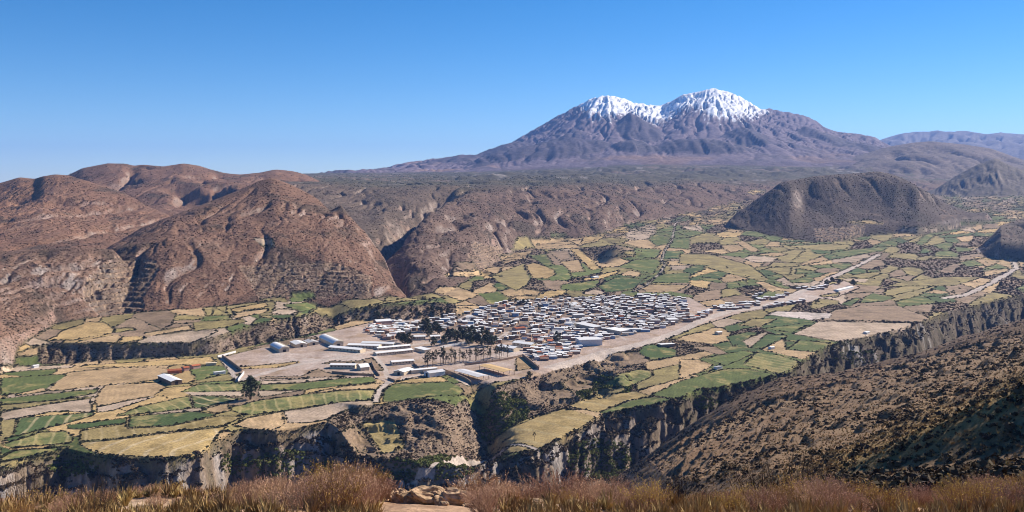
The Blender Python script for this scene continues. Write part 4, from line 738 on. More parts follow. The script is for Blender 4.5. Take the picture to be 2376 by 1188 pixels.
# walls round the yards
def yard_wall(kn, h, th, label, mat=M_WALLMUD, name='yard_wall', cat='wall'):
    m = MB(); P = []
    for a, b in zip(kn[:-1], kn[1:]):
        A, B = ground(*a, 600), ground(*b, 600); n = max(2, int(math.hypot(A[0]-B[0], A[1]-B[1]) / 6))
        for i in range(n + 1 if b == kn[-1] else n): t = i / n; P.append((A[0] + (B[0]-A[0]) * t, A[1] + (B[1]-A[1]) * t))
    V = []
    for i, p in enumerate(P):
        d = np.array(P[min(i+1, len(P)-1)]) - np.array(P[max(i-1, 0)]); d = d / (np.linalg.norm(d) + 1e-9); nx, ny = -d[1] * th / 2, d[0] * th / 2; z = height(*p)
        V += [(p[0]+nx, p[1]+ny, z-.6), (p[0]-nx, p[1]-ny, z-.6), (p[0]-nx, p[1]-ny, z+h), (p[0]+nx, p[1]+ny, z+h)]
    k = len(P); m.add(V, [(4*i+a, 4*i+b, 4*i+4+b, 4*i+4+a) for i in range(k-1) for a, b in ((1,0),(2,1),(3,2),(0,3))] + [(0,1,2,3), (4*k-1,4*k-2,4*k-3,4*k-4)])
    put(name, m.mesh(name, mat), label=label, cat=cat)
yard_wall([(1028,862),(1095,894)], 3.2, 1.0, 'brown mud wall along the left side of the shelter yard')
yard_wall([(1213,828),(1250,858)], 3.6, 1.2, 'dark mud wall at the right end of the shelter yard')
yard_wall([(1078,848),(1130,842),(1190,832),(1215,826)], 2.2, .6, 'low wall between the tree row and the shelter yard')
yard_wall([(516,830),(560,862)], 3.4, .9, 'dark mud wall along the right side of the straight lane')
yard_wall([(552,886),(566,866)], 2.4, .8, 'short pale wall at the foot of the straight lane', M_WHITEW)
yard_wall([(505,829),(547,818)], 2.2, .8, 'pale low wall at the top of the straight lane', M_WHITEW)
yard_wall([(770,866),(830,871),(868,873)], 2.4, .8, 'low bank wall on the near side of the raised yard')
yard_wall([(862,842),(870,860),(880,873)], 2.4, .8, 'low wall on the right side of the raised yard')
yard_wall([(960,845),(985,868)], 2.2, .8, 'dark wall below the left end of the tree row')
yard_wall([(1021,808),(1080,797)], 2.6, .6, 'white capped wall above the tree row', M_WHITEW)
yard_wall([(900,880),(916,886),(930,879)], 2.2, .8, 'brown corner wall at the bend of the curved lane')
yard_wall([(1240,795),(1262,806),(1290,806)], 3., .7, 'curved mud wall below the tall dark tree')
# chain fence posts along the near side of the shelter yard
fe = bpy.data.objects.new('fence', None); scene.collection.objects.link(fe); fe['label'] = 'wire fence with pale posts along the near side of the shelter yard'; fe['category'] = 'fence'
m = MB(); m.box(-.09, .09, -.09, .09, -.4, 2.2); pm = m.mesh('post', M_GREY); A, B = ground(1098, 893, 600), ground(1248, 860, 600); fe.location = A
for i in range(34):
    t = i / 33; x, y = A[0] + (B[0]-A[0]) * t, A[1] + (B[1]-A[1]) * t
    o = put('post', pm, fe); o.location = (x - A[0], y - A[1], height(x, y) - A[2])
m = MB()
for hz in (.7, 1.4, 2.1):
    pts = [(A[0] + (B[0]-A[0]) * i / 33 - A[0], A[1] + (B[1]-A[1]) * i / 33 - A[1], height(A[0] + (B[0]-A[0]) * i / 33, A[1] + (B[1]-A[1]) * i / 33) - A[2] + hz) for i in range(34)]
    m.tube(pts, [.02] * 34, 3)
put('wire', m.mesh('wire', M_GREY), fe)

# the crowded town: small houses along a few street directions
rh = random.Random(5)
def inp(x, y, pl): return bool(inpoly(np.array([x]), np.array([y]), pl)[0])
placed = []
for o in scene.objects:
    if o.type == 'EMPTY' and o.get('category') and o.name.split('.')[0] not in ('fence',): placed.append((o.location.x, o.location.y, 17))
cand = []
for k, pl in enumerate(TOWNH):
    xs, ys = [p[0] for p in pl], [p[1] for p in pl]; n = int(60 * (max(xs) - min(xs)) * (max(ys) - min(ys)) / 60) + 60
    for _ in range(min(n, 9000)):
        x, y = rh.uniform(min(xs), max(xs)), rh.uniform(min(ys), max(ys))
        iu = int(np.searchsorted(U, x)); jv = np.nonzero(ROW[iu] <= y)[0]
        if LAB[iu, int(jv[np.searchsorted(DG[jv], 800)])] not in (0, -1): continue
        if inp(x, y, pl): cand.append((x, y, k))
protos = {}
def house_mesh(L_, W_, h, rf):
    key = (L_, W_, h, rf)
    if key in protos: return protos[key]
    l, w = L_/2, W_/2; r = W_ * (.09 if rf == 'gable' else .045); m = MB(); d = 1.6
    if rf == 'gable': m.add([(-l,-w,-d),(l,-w,-d),(l,w,-d),(-l,w,-d),(-l,-w,h),(l,-w,h),(l,w,h),(-l,w,h),(-l,0,h+r),(l,0,h+r)], [(0,1,5,4),(2,3,7,6),(1,2,6,9,5),(3,0,4,8,7)])
    else: m.add([(-l,-w,-d),(l,-w,-d),(l,w,-d),(-l,w,-d),(-l,-w,h),(l,-w,h),(l,w,h+r),(-l,w,h+r)], [(4,5,6,7),(0,1,5,4),(1,2,6,5),(2,3,7,6),(3,0,4,7)])
    wm_ = m.mesh('wall'); m = MB(); o = .35; t = .12
    if rf == 'gable':
        k = r / w; P = [(-w-o, h-k*o), (0, h+r+.02), (w+o, h-k*o)]
        m.add([(sx, p[0], p[1] + q) for sx in (-l-o, l+o) for q in (.03, .03+t) for p in P], [(0,1,7,6),(1,2,8,7),(3,9,10,4),(4,10,11,5),(0,3,4,1),(1,4,5,2),(6,7,10,9),(7,8,11,10),(0,6,9,3),(2,5,11,8)])
    else:
        k = r / W_; m.add([(sx, sy, h + k * (sy + w) + q) for q in (.03, .03+t) for sx in (-l-o, l+o) for sy in (-w-o, w+o)], [(0,1,3,2),(4,6,7,5),(0,4,5,1),(2,3,7,6),(0,2,6,4),(1,5,7,3)])
    protos[key] = (wm_, m.mesh('roof')); return protos[key]
ROOFS = [(M_TIN, 'white'), (M_TIN, 'white'), (M_TIN, 'white'), (M_TIN2, 'grey'), (M_TIN2, 'grey'), (M_RUST, 'rusty'), (M_ROOFRED, 'red')]
WALLS = [M_ADOBE, M_ADOBE, M_PINKW, M_CREAM, M_WHITEW, M_PINKW, M_BLUEW]
PLACE = ['in the left and middle part of the crowded town', 'in the right part of the crowded town', 'under the cliff at the left end of the town', 'in the upper cluster above the town', 'in the ragged lower edge of the town by the road',
         'at the right tip of the town by the road', 'strung along the road right of the town', 'in the grey hamlet right of the town', 'at the far end of the hamlet', 'in the row below the hamlet']
HOUSES = []
rh.shuffle(cand)
for x, y, k in cand:
    if len(HOUSES) >= 1000: break
    g = ground(x, y, 900); L_ = rh.choice([5, 6, 7, 7, 8, 9, 12]); W_ = rh.choice([4, 4.5, 5, 6])
    if k == 7: L_, W_ = 8, 5
    rad = (L_ + W_) * .235
    if any((g[0]-a)**2 + (g[1]-b)**2 < (rad + c) ** 2 for a, b, c in placed): continue
    placed.append((g[0], g[1], rad)); HOUSES.append((x, y, k, g, L_, W_))
HOUSES.sort(key=lambda q: -(q[4] * q[5]) / q[3][1] ** 2)
restw, restr = MB(), MB()
for i, (x, y, k, g, L_, W_) in enumerate(HOUSES):
    base = -.10 if k in (0, 2) else (.12 if k in (1, 4) else .25)
    an = base - .18 * ((g[0] + 60) / 250.) + rh.gauss(0, .06) + (math.pi / 2 if rh.random() < .22 else 0)
    h = rh.choice([2.6, 2.9, 3.2, 3.2, 4.6]); rf = rh.choice(['gable', 'gable', 'mono']); wme, rme = house_mesh(L_, W_, h, rf)
    R_ = rh.choices(ROOFS, [2.5, 2.5, 2.5, 4.5, 4.5, 5.5, .9])[0] if k != 7 else rh.choice([ROOFS[3], ROOFS[4], ROOFS[5], ROOFS[6], ROOFS[3]])
    wl = rh.choice(WALLS); z = height(g[0], g[1])
    if i < 290:
        e = bpy.data.objects.new('house', None); scene.collection.objects.link(e); e.location = (g[0], g[1], z); e.rotation_euler = (0, 0, an); e.empty_display_size = 1
        sz = 'long' if L_ >= 14 else ('small' if L_ * W_ < 50 else 'plain')
        e['label'] = f"{'tall ' if h > 4 else ''}{sz} {R_[1]} roofed house {PLACE[k]}" if R_[1] != 'red' else f"{sz} red roofed house {PLACE[k]}"
        e['category'] = 'house'; e['group'] = 'houses crowded in the town'
        for nm, me, mt in (('wall', wme, wl), ('roof', rme, R_[0])):
            if not me.materials: me.materials.append(mt)
            o = put(nm, me, e); o.material_slots[0].link = 'OBJECT'; o.material_slots[0].material = mt
    else:
        c_, s_ = math.cos(an), math.sin(an)
        for me, mb in ((wme, restw), (rme, restr)):
            mb.add([(g[0] + c_ * v.co.x - s_ * v.co.y, g[1] + s_ * v.co.x + c_ * v.co.y, z + v.co.z) for v in me.vertices], [tuple(p.vertices) for p in me.polygons])
if restw.v:
    e = put('houses', restw.mesh('houses', M_ADOBE), label='remaining tiny huts packed between the houses of the town', cat='houses', kind='stuff'); put('roof', restr.mesh('roof', M_TIN), e)

# ---------------------------------------------------------------- trees: trunk, limbs and a crown of many leaf sprays
def tree_meshes(seed, h, cw, bare=.3, narrow=1., nclump=46, trunk=1, low=.3):
    r = random.Random(seed); t = MB()
    top = np.array([r.uniform(-.05, .05) * h, r.uniform(-.05, .05) * h, h * .82])
    t.tube([(0, 0, -.5), top * .35, top * .7, top], [h * .022, h * .018, h * .011, h * .004], 6)
    if trunk > 1:
        for _ in range(trunk - 1):
            a = r.uniform(0, 6.28); t.tube([(math.cos(a) * .5, math.sin(a) * .5, -.5), (math.cos(a) * h * .08, math.sin(a) * h * .08, h * .45), (math.cos(a) * h * .13, math.sin(a) * h * .13, h * .75)], [h * .017, h * .012, h * .005], 5)
    tips = []
    for i in range(nclump):
        u = r.random() ** .8; zc = h * (low + (1 - low) * u); a = r.uniform(0, 6.28)
        prof = math.sin(math.pi * min(1, (.12 + .9 * u))) ** .6
        rr = cw * prof * math.sqrt(r.random()); tips.append((math.cos(a) * rr, math.sin(a) * rr, zc))
    for p in tips[::3]:
        b = np.array([0, 0, max(.12 * h, p[2] - h * .22)]); t.tube([b, (b + np.array(p)) / 2 + np.array([0, 0, .02 * h]), p], [h * .007, h * .005, h * .002], 4)
    vs, fs = [], []
    for p in tips:
        s = cw * r.uniform(.20, .40)
        for _ in range(26):
            d = np.array([r.gauss(0, 1), r.gauss(0, 1), r.gauss(0, .85)]); d /= np.linalg.norm(d) + 1e-6; c = np.array(p) + d * s * (r.random() ** .5)
            a1 = np.array([r.gauss(0, 1), r.gauss(0, 1), r.gauss(0, 1)]); a1 /= np.linalg.norm(a1); a2 = np.cross(a1, d); a2 /= np.linalg.norm(a2) + 1e-6; q = cw * r.uniform(.07, .15)
            b0 = len(vs); vs += [tuple(c - a1 * q), tuple(c + a2 * q * .6), tuple(c + a1 * q), tuple(c - a2 * q * .6)]; fs.append((b0, b0+1, b0+2, b0+3))
    m2 = MB(); m2.add(vs, fs); return t.mesh('trunk', M_BARK, True), m2.mesh('crown', M_LEAF)
def plant_tree(name, px, py, meshes, s, label, group, mat=M_LEAF, rot=None, dm=650, cat='tree'):
    g = ground(px, py, dm); e = bpy.data.objects.new(name, None); scene.collection.objects.link(e)
    e.location = (g[0], g[1], height(g[0], g[1])); e.rotation_euler = (0, 0, rh.uniform(0, 6.28)); e.scale = (s, s, s); e['label'] = label; e['category'] = cat
    if group: e['group'] = group
    put('trunk', meshes[0], e); c = put('crown', meshes[1], e); c.material_slots[0].link = 'OBJECT'; c.material_slots[0].material = mat
    return e
T_BIG = tree_meshes(1, 20, 6.5, trunk=3, nclump=70, low=.2)
T_EUC = [tree_meshes(10 + i, 10, 2.1, nclump=22, low=.36) for i in range(4)]
T_RND = [tree_meshes(20 + i, 9, 4.2, nclump=46, low=.16) for i in range(4)]
T_TALL = [tree_meshes(30 + i, 13, 3.4, nclump=40, low=.18) for i in range(3)]
plant_tree('broad_tree', 581, 927, T_BIG, 1.06, 'large dark lone tree standing on the hedge between the left fields', None)
k = 0
for i in range(34):                                        # the thin trees lining the yard
    t = i / 33; px = 985 + 190 * t + rh.uniform(-4, 4); py = 852 - 24 * t + rh.uniform(-4, 3)
    plant_tree('eucalyptus', px, py, T_EUC[i % 4], rh.uniform(1.15, 1.6) * (1.25 if i < 8 else 1.0), 'thin eucalyptus ' + ('in the thick left end of' if i < 9 else 'in the middle of' if i < 24 else 'at the sparse right end of') + ' the row by the shelter yard', 'row of thin trees along the yard', M_LEAF2 if i % 3 else M_LEAF)
DARK = [(982,770,1.3),(990,768,1.35),(1010,770,1.1),(935,796,1.0),(950,800,1.2),(940,803,1.0),(1040,792,1.2),(1050,788,1.15),(1060,795,1.2),(1030,800,.9),(1075,792,1.1),(1090,800,1.2),(1100,794,1.1),(1110,803,1.2),(1125,800,1.0),(1140,803,1.05),(1085,780,1.0),(1068,778,.9),(1020,776,.9),(925,790,.8),(1005,803,.9),(1130,786,.9),(996,780,.9),(1095,772,.8),(1118,778,.8),(1150,795,.7)]
for i, (px, py, s) in enumerate(DARK):
    plant_tree('bushy_tree', px, py, T_RND[i % 4], s * 1.35, ('tall ' if s > 1.15 else 'low ' if s < .9 else '') + 'dark bushy tree in the town grove ' + ('left of the cream fronted hall' if px < 955 else 'behind the cream fronted hall' if py < 783 else 'between the hall and the thin tree row' if px < 1062 else 'at its right end among the roofs'), 'dark grove in the town', M_LEAF if i % 4 else M_LEAF2)
for i in range(16):
    px = 845 + 13 * i + rh.uniform(-6, 6); py = 741 - rh.uniform(2, 26)
    plant_tree('bushy_tree', px, py, T_RND[i % 4], rh.uniform(.55, .95), 'dark bushy tree on the shaded cliff above the left end of the town', 'trees on the dark cliff', M_LEAF2 if i % 2 else M_LEAF)
plant_tree('tall_tree', 1292, 803, T_TALL[0], 1.35, 'tall dark tree with tapering crown rising above the town roofs', None)
plant_tree('tall_tree', 1300, 796, T_TALL[1], .95, 'smaller dark tree right beside the tall one above the roofs', None)
plant_tree('tall_tree', 1451, 744, T_TALL[2], .95, 'dark narrow tree among the roofs of the right town', None)
plant_tree('tall_tree', 1250, 722, T_TALL[1], .9, 'dark tree at the upper edge of the town', None)
for i, (px, py, s) in enumerate([(1465,730,.8),(1474,736,.8),(1520,730,.9),(1527,726,.8),(1215,706,.9),(1225,707,.8),(1208,708,.8),(1196,702,.8),(1320,768,.6),(1290,755,.5),(1190,752,.5),(1060,742,.5),(1405,700,.6),(1350,790,.6),(1375,718,.6),(1425,722,.6),(1560,716,.6),(1492,712,.5),(1240,742,.5),(1155,745,.5)]):
    plant_tree('bushy_tree', px, py, T_RND[(i + 1) % 4], s, 'small bushy tree among roofs ' + ('at left' if px < 1200 else 'in the middle' if px < 1340 else 'at right') + ' of the town' + (' near the top' if py < 720 else ''), 'trees between the roofs', M_LEAF2)
for i, (px, py, s) in enumerate([(1919,663,1.25),(1948,660,1.1),(1980,664,1.35),(1930,652,.9),(1607,514,1.1),(1440,492,.8),(1716,486,1.2)]):
    plant_tree('bushy_tree', px, py, T_RND[i % 4], s, ['tall dark tree left end of the group behind the hamlet', 'short dark tree in the middle of the group behind the hamlet', 'roundest dark tree at the right end behind the hamlet', 'small tree at the back behind the hamlet', 'lone dark tree at the head of the valley', 'small tree under the rocks of the central spur', 'dark tree at the left foot of the mesa'][i], None)
for i, (px, py) in enumerate([(707,795),(711,793),(722,797)]):
    plant_tree('cypress', px, py, T_EUC[i], .8, ['thin tree left of the pale warehouse', 'thin middle tree beside the pale warehouse', 'thin tree close in front of the pale warehouse'][i], None, M_LEAF2)
plant_tree('broad_tree', 1240, 1022, tree_meshes(50, 7, 2.2, nclump=12, low=.35), 1.0, 'sparse bare tree on the straw coloured lower terrace', None, M_LEAF2)
plant_tree('broad_tree', 1228, 880, T_RND[1], .9, 'dark bushy tree on the bank below the shelter yard', None, M_LEAF2)

# ---------------------------------------------------------------- scrub nobody could count: hedges, hill scrub, canyon greenery
def tuft(seed, n=34, flat_=.8):
    r = random.Random(seed); vs, fs = [], []
    for _ in range(n):
        d = np.array([r.gauss(0, 1), r.gauss(0, 1), abs(r.gauss(0, .8)) + .05]); d /= np.linalg.norm(d); c = d * r.uniform(.45, .95) * np.array([1, 1, flat_])
        a1 = np.cross(d, [r.gauss(0, 1), r.gauss(0, 1), r.gauss(0, 1)]); a1 /= np.linalg.norm(a1) + 1e-6; a2 = np.cross(a1, d) + .4 * d; q = r.uniform(.2, .42)
        b0 = len(vs); vs += [tuple(c - a1 * q), tuple(c + a2 * q), tuple(c + a1 * q), tuple(c - a2 * q * .8)]; fs.append((b0, b0+1, b0+2, b0+3))
    m = MB(); m.add(vs, fs); return m
def blade_tuft(seed, n=26):
    r = random.Random(seed); m = MB()
    for _ in range(n):
        a = r.uniform(0, 6.28); l = r.uniform(.5, 1.1); sp = r.uniform(.1, .75); x, y = math.cos(a), math.sin(a); w = .07
        m.add([(x*.1 - y*w, y*.1 + x*w, 0), (x*.1 + y*w, y*.1 - x*w, 0), (x * sp * .6, y * sp * .6, l * .65), (x * sp, y * sp, l)], [(0, 1, 2), (0, 2, 3)])
    return m
def scatter(name, pts, scales, proto, label, cat, seed):
    me = bpy.data.meshes.new(name); me.vertices.add(len(pts)); me.vertices.foreach_set('co', np.asarray(pts, np.float32).ravel())
    a = me.attributes.new('size', 'FLOAT', 'POINT'); a.data.foreach_set('value', np.asarray(scales, np.float32))
    a = me.attributes.new('turn', 'FLOAT_VECTOR', 'POINT'); rr = np.random.default_rng(seed); t = np.zeros((len(pts), 3), np.float32); t[:, 2] = rr.uniform(0, 6.28, len(pts)); t[:, :2] = rr.normal(0, .12, (len(pts), 2))
    a.data.foreach_set('vector', t.ravel()); me.update()
    src = bpy.data.objects.new(name + '_piece', proto)     # the piece that is repeated; it stands nowhere itself
    ng = bpy.data.node_groups.new(name, 'GeometryNodeTree'); ng.interface.new_socket('Geometry', in_out='INPUT', socket_type='NodeSocketGeometry'); ng.interface.new_socket('Geometry', in_out='OUTPUT', socket_type='NodeSocketGeometry')
    N, L = ng.nodes.new, ng.links.new; gi, go = N('NodeGroupInput'), N('NodeGroupOutput'); ip = N('GeometryNodeInstanceOnPoints'); oi = N('GeometryNodeObjectInfo'); oi.inputs[0].default_value = src
    s1 = N('GeometryNodeInputNamedAttribute'); s1.data_type = 'FLOAT'; s1.inputs[0].default_value = 'size'; s2 = N('GeometryNodeInputNamedAttribute'); s2.data_type = 'FLOAT_VECTOR'; s2.inputs[0].default_value = 'turn'
    e2r = N('FunctionNodeEulerToRotation'); L(s2.outputs[0], e2r.inputs[0])
    L(gi.outputs[0], ip.inputs['Points']); L(oi.outputs['Geometry'], ip.inputs['Instance']); L(s1.outputs[0], ip.inputs['Scale']); L(e2r.outputs[0], ip.inputs['Rotation']); L(ip.outputs[0], go.inputs[0])
    o = put(name, me, label=label, cat=cat, kind='stuff'); md = o.modifiers.new('scatter', 'NODES'); md.node_group = ng; return o
CELLA = np.gradient(U)[:, None] * rowgap                   # picture area of a grid cell
def pick(mask, n, seed, dens=None):
    i, j = np.nonzero(mask & VIS & (PX > -250) & (PX < 2630)); w = np.minimum(CELLA[i, j], 60); w = w * (dens[i, j] if dens is not None else 1); w = np.maximum(w, 0); r_ = np.random.default_rng(seed)
    c = r_.choice(len(i), min(n, int((w > 0).sum())), replace=False, p=w / w.sum()); i, j = i[c], j[c]
    fi, fj = r_.uniform(-.5, .5, len(i)), r_.uniform(-.5, .5, len(i)); dx = np.gradient(U)[i] / F * Y[i, j] * fi; dy = np.gradient(DG)[j] * fj
    x, y = X[i, j] + dx, Y[i, j] + dy; z = Z[i, j] + gxz[i, j] * dy
    z = Z[i, j] + np.clip(z - Z[i, j], -1, 1); return np.stack([x, y, z - .1], 1), y, r_
TUFT = tuft(1).mesh('scrub', M_SCRUB); TUFT2 = tuft(2).mesh('hedge_shrub', M_HEDGE); TUFT3 = tuft(3, 40, 1.0).mesh('green_shrub', M_LUSH); TUFT4 = blade_tuft(4).mesh('straw_tuft', M_STRAW)
# hedges along the field edges
fld = (LAB >= 1000); e1 = np.zeros_like(fld)
dif = (LAB[1:, :] != LAB[:-1, :]) & (fld[1:, :] | fld[:-1, :]); e1[1:, :] |= dif
dif = (LAB[:, 1:] != LAB[:, :-1]) & (fld[:, 1:] | fld[:, :-1]); e1[:, 1:] |= dif
hd = np.clip(.6 + 1.1 * nB + .5 * nA, .05, 1.)
P, y, r_ = pick(e1, 30000, 1, hd); S = np.clip(r_.lognormal(-.05, .5, len(y)) * (.72 + .0006 * np.maximum(0, y - 1000)), .4, 2.4)
scatter('hedgerows', P, S, TUFT2, 'dark hedges and scrub lining the field edges', 'hedges', 1)
P, y, r_ = pick((LID == 0) & (LAB < 0) & (Tb > 3.02) & (Y < 4300), 15000, 2, np.clip(.6 + nB, .05, 1.4) * (1 - .75 * np.clip(lowslope, 0, 1))); S = np.clip(r_.lognormal(.0, .4, len(y)) * (.7 + .0007 * np.maximum(0, y - 1000)), .35, 3.)
scatter('valley_scrub', P, S, TUFT, 'low dark scrub on the banks and unused ground of the valley', 'scrub', 2)
P, y, r_ = pick((LID == 0) & (Tb < 3.02) & (Tb > .6), 12000, 3, np.clip(.5 - 1.2 * nB + .5 * sstep(1400, 1600, PX), .02, 1.6) * (SL < 1.9)); S = np.clip(r_.lognormal(.0, .4, len(y)) * .95, .3, 2.2)
scatter('canyon_scrub', P, S, TUFT, 'dark bushes clinging to the canyon walls', 'scrub', 3)
P, y, r_ = pick(np.isin(LID, [3, 4, 8, 9, 14]) & (LAB < 0) & (Y < 4500), 26000, 4, np.clip(.7 + 1.2 * nA + .5 * nB, .08, 2)); S = np.clip(r_.lognormal(-.1, .35, len(y)) * (.72 + .0005 * np.maximum(0, y - 1300)), .3, 2.4)
scatter('hill_scrub', P, S, TUFT, 'scattered dark shrubs dotting the dry hills', 'scrub', 4)
P, y, r_ = pick(np.isin(LID, [5, 6, 7]) , 9000, 5, np.clip(.5 + 1.2 * nA, .05, 2)); S = np.clip(r_.lognormal(.1, .3, len(y)) * (.8 + .0003 * np.maximum(0, y - 2000)), .4, 2.2)
scatter('far_hill_scrub', P, S, TUFT, 'fine dark scrub on the farther hills and the moor', 'scrub', 5)
near_m = (np.isin(LID, [1, 2]) & (Y > 60))
P, y, r_ = pick(near_m, 12000, 6, np.clip(.35 + 1.7 * nB + 1.2 * nA, .03, 2.5)); S = np.clip(r_.lognormal(-.2, .55, len(y)) * np.clip(.24 + y * .0008, .22, .9), .14, 1.5)
scatter('hillside_scrub', P, S, TUFT, 'dark scrub covering the near hillside', 'scrub', 6)
P, y, r_ = pick(near_m, 15000, 7, np.clip(.25 + straw * 1.6 + ridge_ * 1.4 + .5 * nC, .02, 2)); S = np.clip(r_.lognormal(-.1, .3, len(y)) * np.clip(.3 + y * .0009, .3, .9), .2, 1.2)
scatter('hillside_straw', P, S, TUFT4, 'straw coloured bunch grass along the folds of the near hillside', 'grass', 7)
green = np.zeros_like(X)
for px, row, rx, ry, k_ in [(1165,965,40,38,1.),(1180,950,40,30,.5),(1390,1065,52,32,1.1),(660,1085,60,30,.7),(1030,1085,50,20,1.),(740,1100,60,30,.5),(1150,1000,25,30,.8),(1400,905,60,30,.4),(2000,830,50,14,.6),(930,1090,40,20,.6),(170,1075,60,30,.35),(550,1075,40,30,.3),(1640,935,30,14,.4)]:
    green = np.maximum(green, k_ * np.exp(-((PX - px) / rx) ** 2 - ((ROW - row) / ry) ** 2))
P, y, r_ = pick((LID == 0) & (Y > 600) & (Y < 1300) & (LAB < 0), 6500, 8, np.where(green > .12, green, 0) * np.clip(.7 + nB, .1, 2)); S = np.clip(r_.lognormal(0.05, .4, len(y)), .4, 2.2)
scatter('canyon_greenery', P, S, TUFT3, 'yellow green bushes in the damp bottoms of the canyon', 'bushes', 8)
# ---------------------------------------------------------------- the brow under our feet: shrubs, grass, stones
def near_ground(px, D): x = (px - 1188) / F * D; return x, D, height(x, D)
def shrub_meshes(seed, n=150, h=.55, w=.5, twig=M_TWIG, tip=M_BUDS, tipn=6, up=.6):
    r = random.Random(seed); m = MB(); q = MB()
    for _ in range(n):
        a = r.uniform(0, 6.28); rr = math.sqrt(r.random()); L_ = h * r.uniform(.65, 1.05) * (1 - .3 * rr)
        b = np.array([math.cos(a) * rr * w * .25, math.sin(a) * rr * w * .25, -.04]); e = np.array([math.cos(a) * rr * w, math.sin(a) * rr * w, L_])
        mid = (b + e) / 2 + np.array([math.cos(a) * rr * w * .10 + r.gauss(0, .02), math.sin(a) * rr * w * .10 + r.gauss(0, .02), -.02 * L_])
        m.tube([b, mid, e], [.0042, .0032, .0014], 3)
        for k in range(3):
            t = r.uniform(.45, .95); p = b + (e - b) * t; d = (e - b) / np.linalg.norm(e - b) + np.array([r.gauss(0, .45), r.gauss(0, .45), r.gauss(0.1, .3)]); l2 = L_ * r.uniform(.12, .3)
            e2 = p + d / np.linalg.norm(d) * l2; m.tube([p, e2], [.0024, .0011], 3)
            for _ in range(tipn):
                c = p + (e2 - p) * r.uniform(.3, 1.1) + np.array([r.gauss(0, .008), r.gauss(0, .008), r.gauss(0, .008)]); s = r.uniform(.005, .013)
                d1 = np.array([r.gauss(0, 1), r.gauss(0, 1), r.gauss(0, 1)]); d1 /= np.linalg.norm(d1); d2 = np.cross(d1, [r.gauss(0, 1), r.gauss(0, 1), r.gauss(0, 1)]); d2 /= np.linalg.norm(d2) + 1e-6
                q.add([c - d1 * s, c + d2 * s * .6, c + d1 * s, c - d2 * s * .6], [(0, 1, 2, 3)])
    return m.mesh('stems', twig), q.mesh('leaves', tip)
SH = dict(pink=[shrub_meshes(60 + i) for i in range(3)], gold=[shrub_meshes(70 + i, 130, .5, .5, M_TWIG, M_GOLD, 8) for i in range(2)], dark=[shrub_meshes(80 + i, 60, .85, .75, M_DTWIG, M_TWIG2, 2) for i in range(2)], low=[shrub_meshes(90 + i, 120, .34, .5, M_TWIG2, M_BUDS, 6) for i in range(2)])
rs = random.Random(11); cnt = 0
def shrub(kind, px, D, s, label, group, sz=1.):
    x, y, z = near_ground(px, D); e = bpy.data.objects.new('shrub', None); scene.collection.objects.link(e)
    e.location = (x, y, z); e.rotation_euler = (rs.gauss(0, .05), rs.gauss(0, .05), rs.uniform(0, 6.28)); e.scale = (s, s, s * sz); e['label'] = label; e['category'] = 'shrub'; e['group'] = group
    a, b = SH[kind][rs.randrange(len(SH[kind]))]; put('stems', a, e); put('leaves', b, e)
G1 = 'dry shrubs along the near brow'
for px, D, s, k, lb in [(1290,14.2,1.25,'pink','broad pinkish shrub just right of the stones in the foreground'),(1235,14.5,.95,'pink','pinkish shrub left of the broad one near the middle foreground'),(1350,14.4,1.1,'pink','pinkish shrub right of the broad middle one'),(1410,14.2,.75,'gold','rusty shrub at the right shoulder of the broad middle ones'),
                        (1115,13.6,1.1,'pink','tall brownish shrub behind the long pale rock'),(1070,14.2,.8,'pink','thin brown shrub above the long pale rock'),(1165,13.2,.7,'pink','drooping shrub right of the long pale rock'),
                        (800,14.0,.85,'pink','pinkish shrub left of the pale rock in the foreground'),(760,13.4,.9,'gold','rusty shrub in the left middle foreground'),(880,13.2,.7,'low','low brown shrub before the canyon left of the rock'),
                        (1830,13.5,1.15,'dark','dark bare twiggy bush in the right foreground'),(1775,13.8,.9,'dark','smaller dark bare bush left of the bigger one at right'),(1890,13.4,.8,'dark','dark bare bush at the foot of the shaded slope'),
                        (110,14.0,.95,'gold','olive brown shrub at the left edge of the foreground'),(60,13.6,.8,'dark','dark shrub at the lower left corner')]:
    shrub(k, px, D, s, lb, G1)
SPOTS = []
for _ in range(4000):
    px = rs.uniform(-120, 2500); D = rs.uniform(10.2, 15.2) if rs.random() < .75 else rs.uniform(14, 17.5)
    bare = (px > 870 and px < 1110 and D < 13.2) or (px > 1180 and px < 1420 and D < 12.6)
    if bare and rs.random() < .97: continue
    x = (px - 1188) / F * D
    if float(perlin(np.array([x / 1.1]), np.array([D / 1.5]), 333)[0]) < rs.uniform(-.45, .15): continue
    if all((x - a) ** 2 + (D - b) ** 2 > .30 ** 2 for a, b in SPOTS): SPOTS.append((x, D))
    if len(SPOTS) >= 240: break
for x, D in SPOTS:
    px = 1188 + x / D * F
    k = rs.choices(['pink', 'gold', 'low', 'dark'], [5, 1.5, 2.5, .4] if px < 1500 else [2.2, 5, 2, .6])[0]
    lb = {'pink': 'pinkish dry shrub in the foreground thicket', 'gold': 'golden brown dry shrub in the foreground thicket', 'low': 'low grey brown shrub on the foreground brow', 'dark': 'dark leafless shrub on the foreground brow'}[k]
    lb += ' left of the town' if px < 700 else (' below the town' if px < 1500 else ' before the dark hillside')
    lb = ('far ' if D > 13.6 else 'near ') + lb
    shrub(k, px, D, rs.uniform(.32, .66) * (1.15 + .6 * float(perlin(np.array([x / 1.6]), np.array([3.3]), 334)[0])), lb, G1, rs.uniform(.8, 1.15))
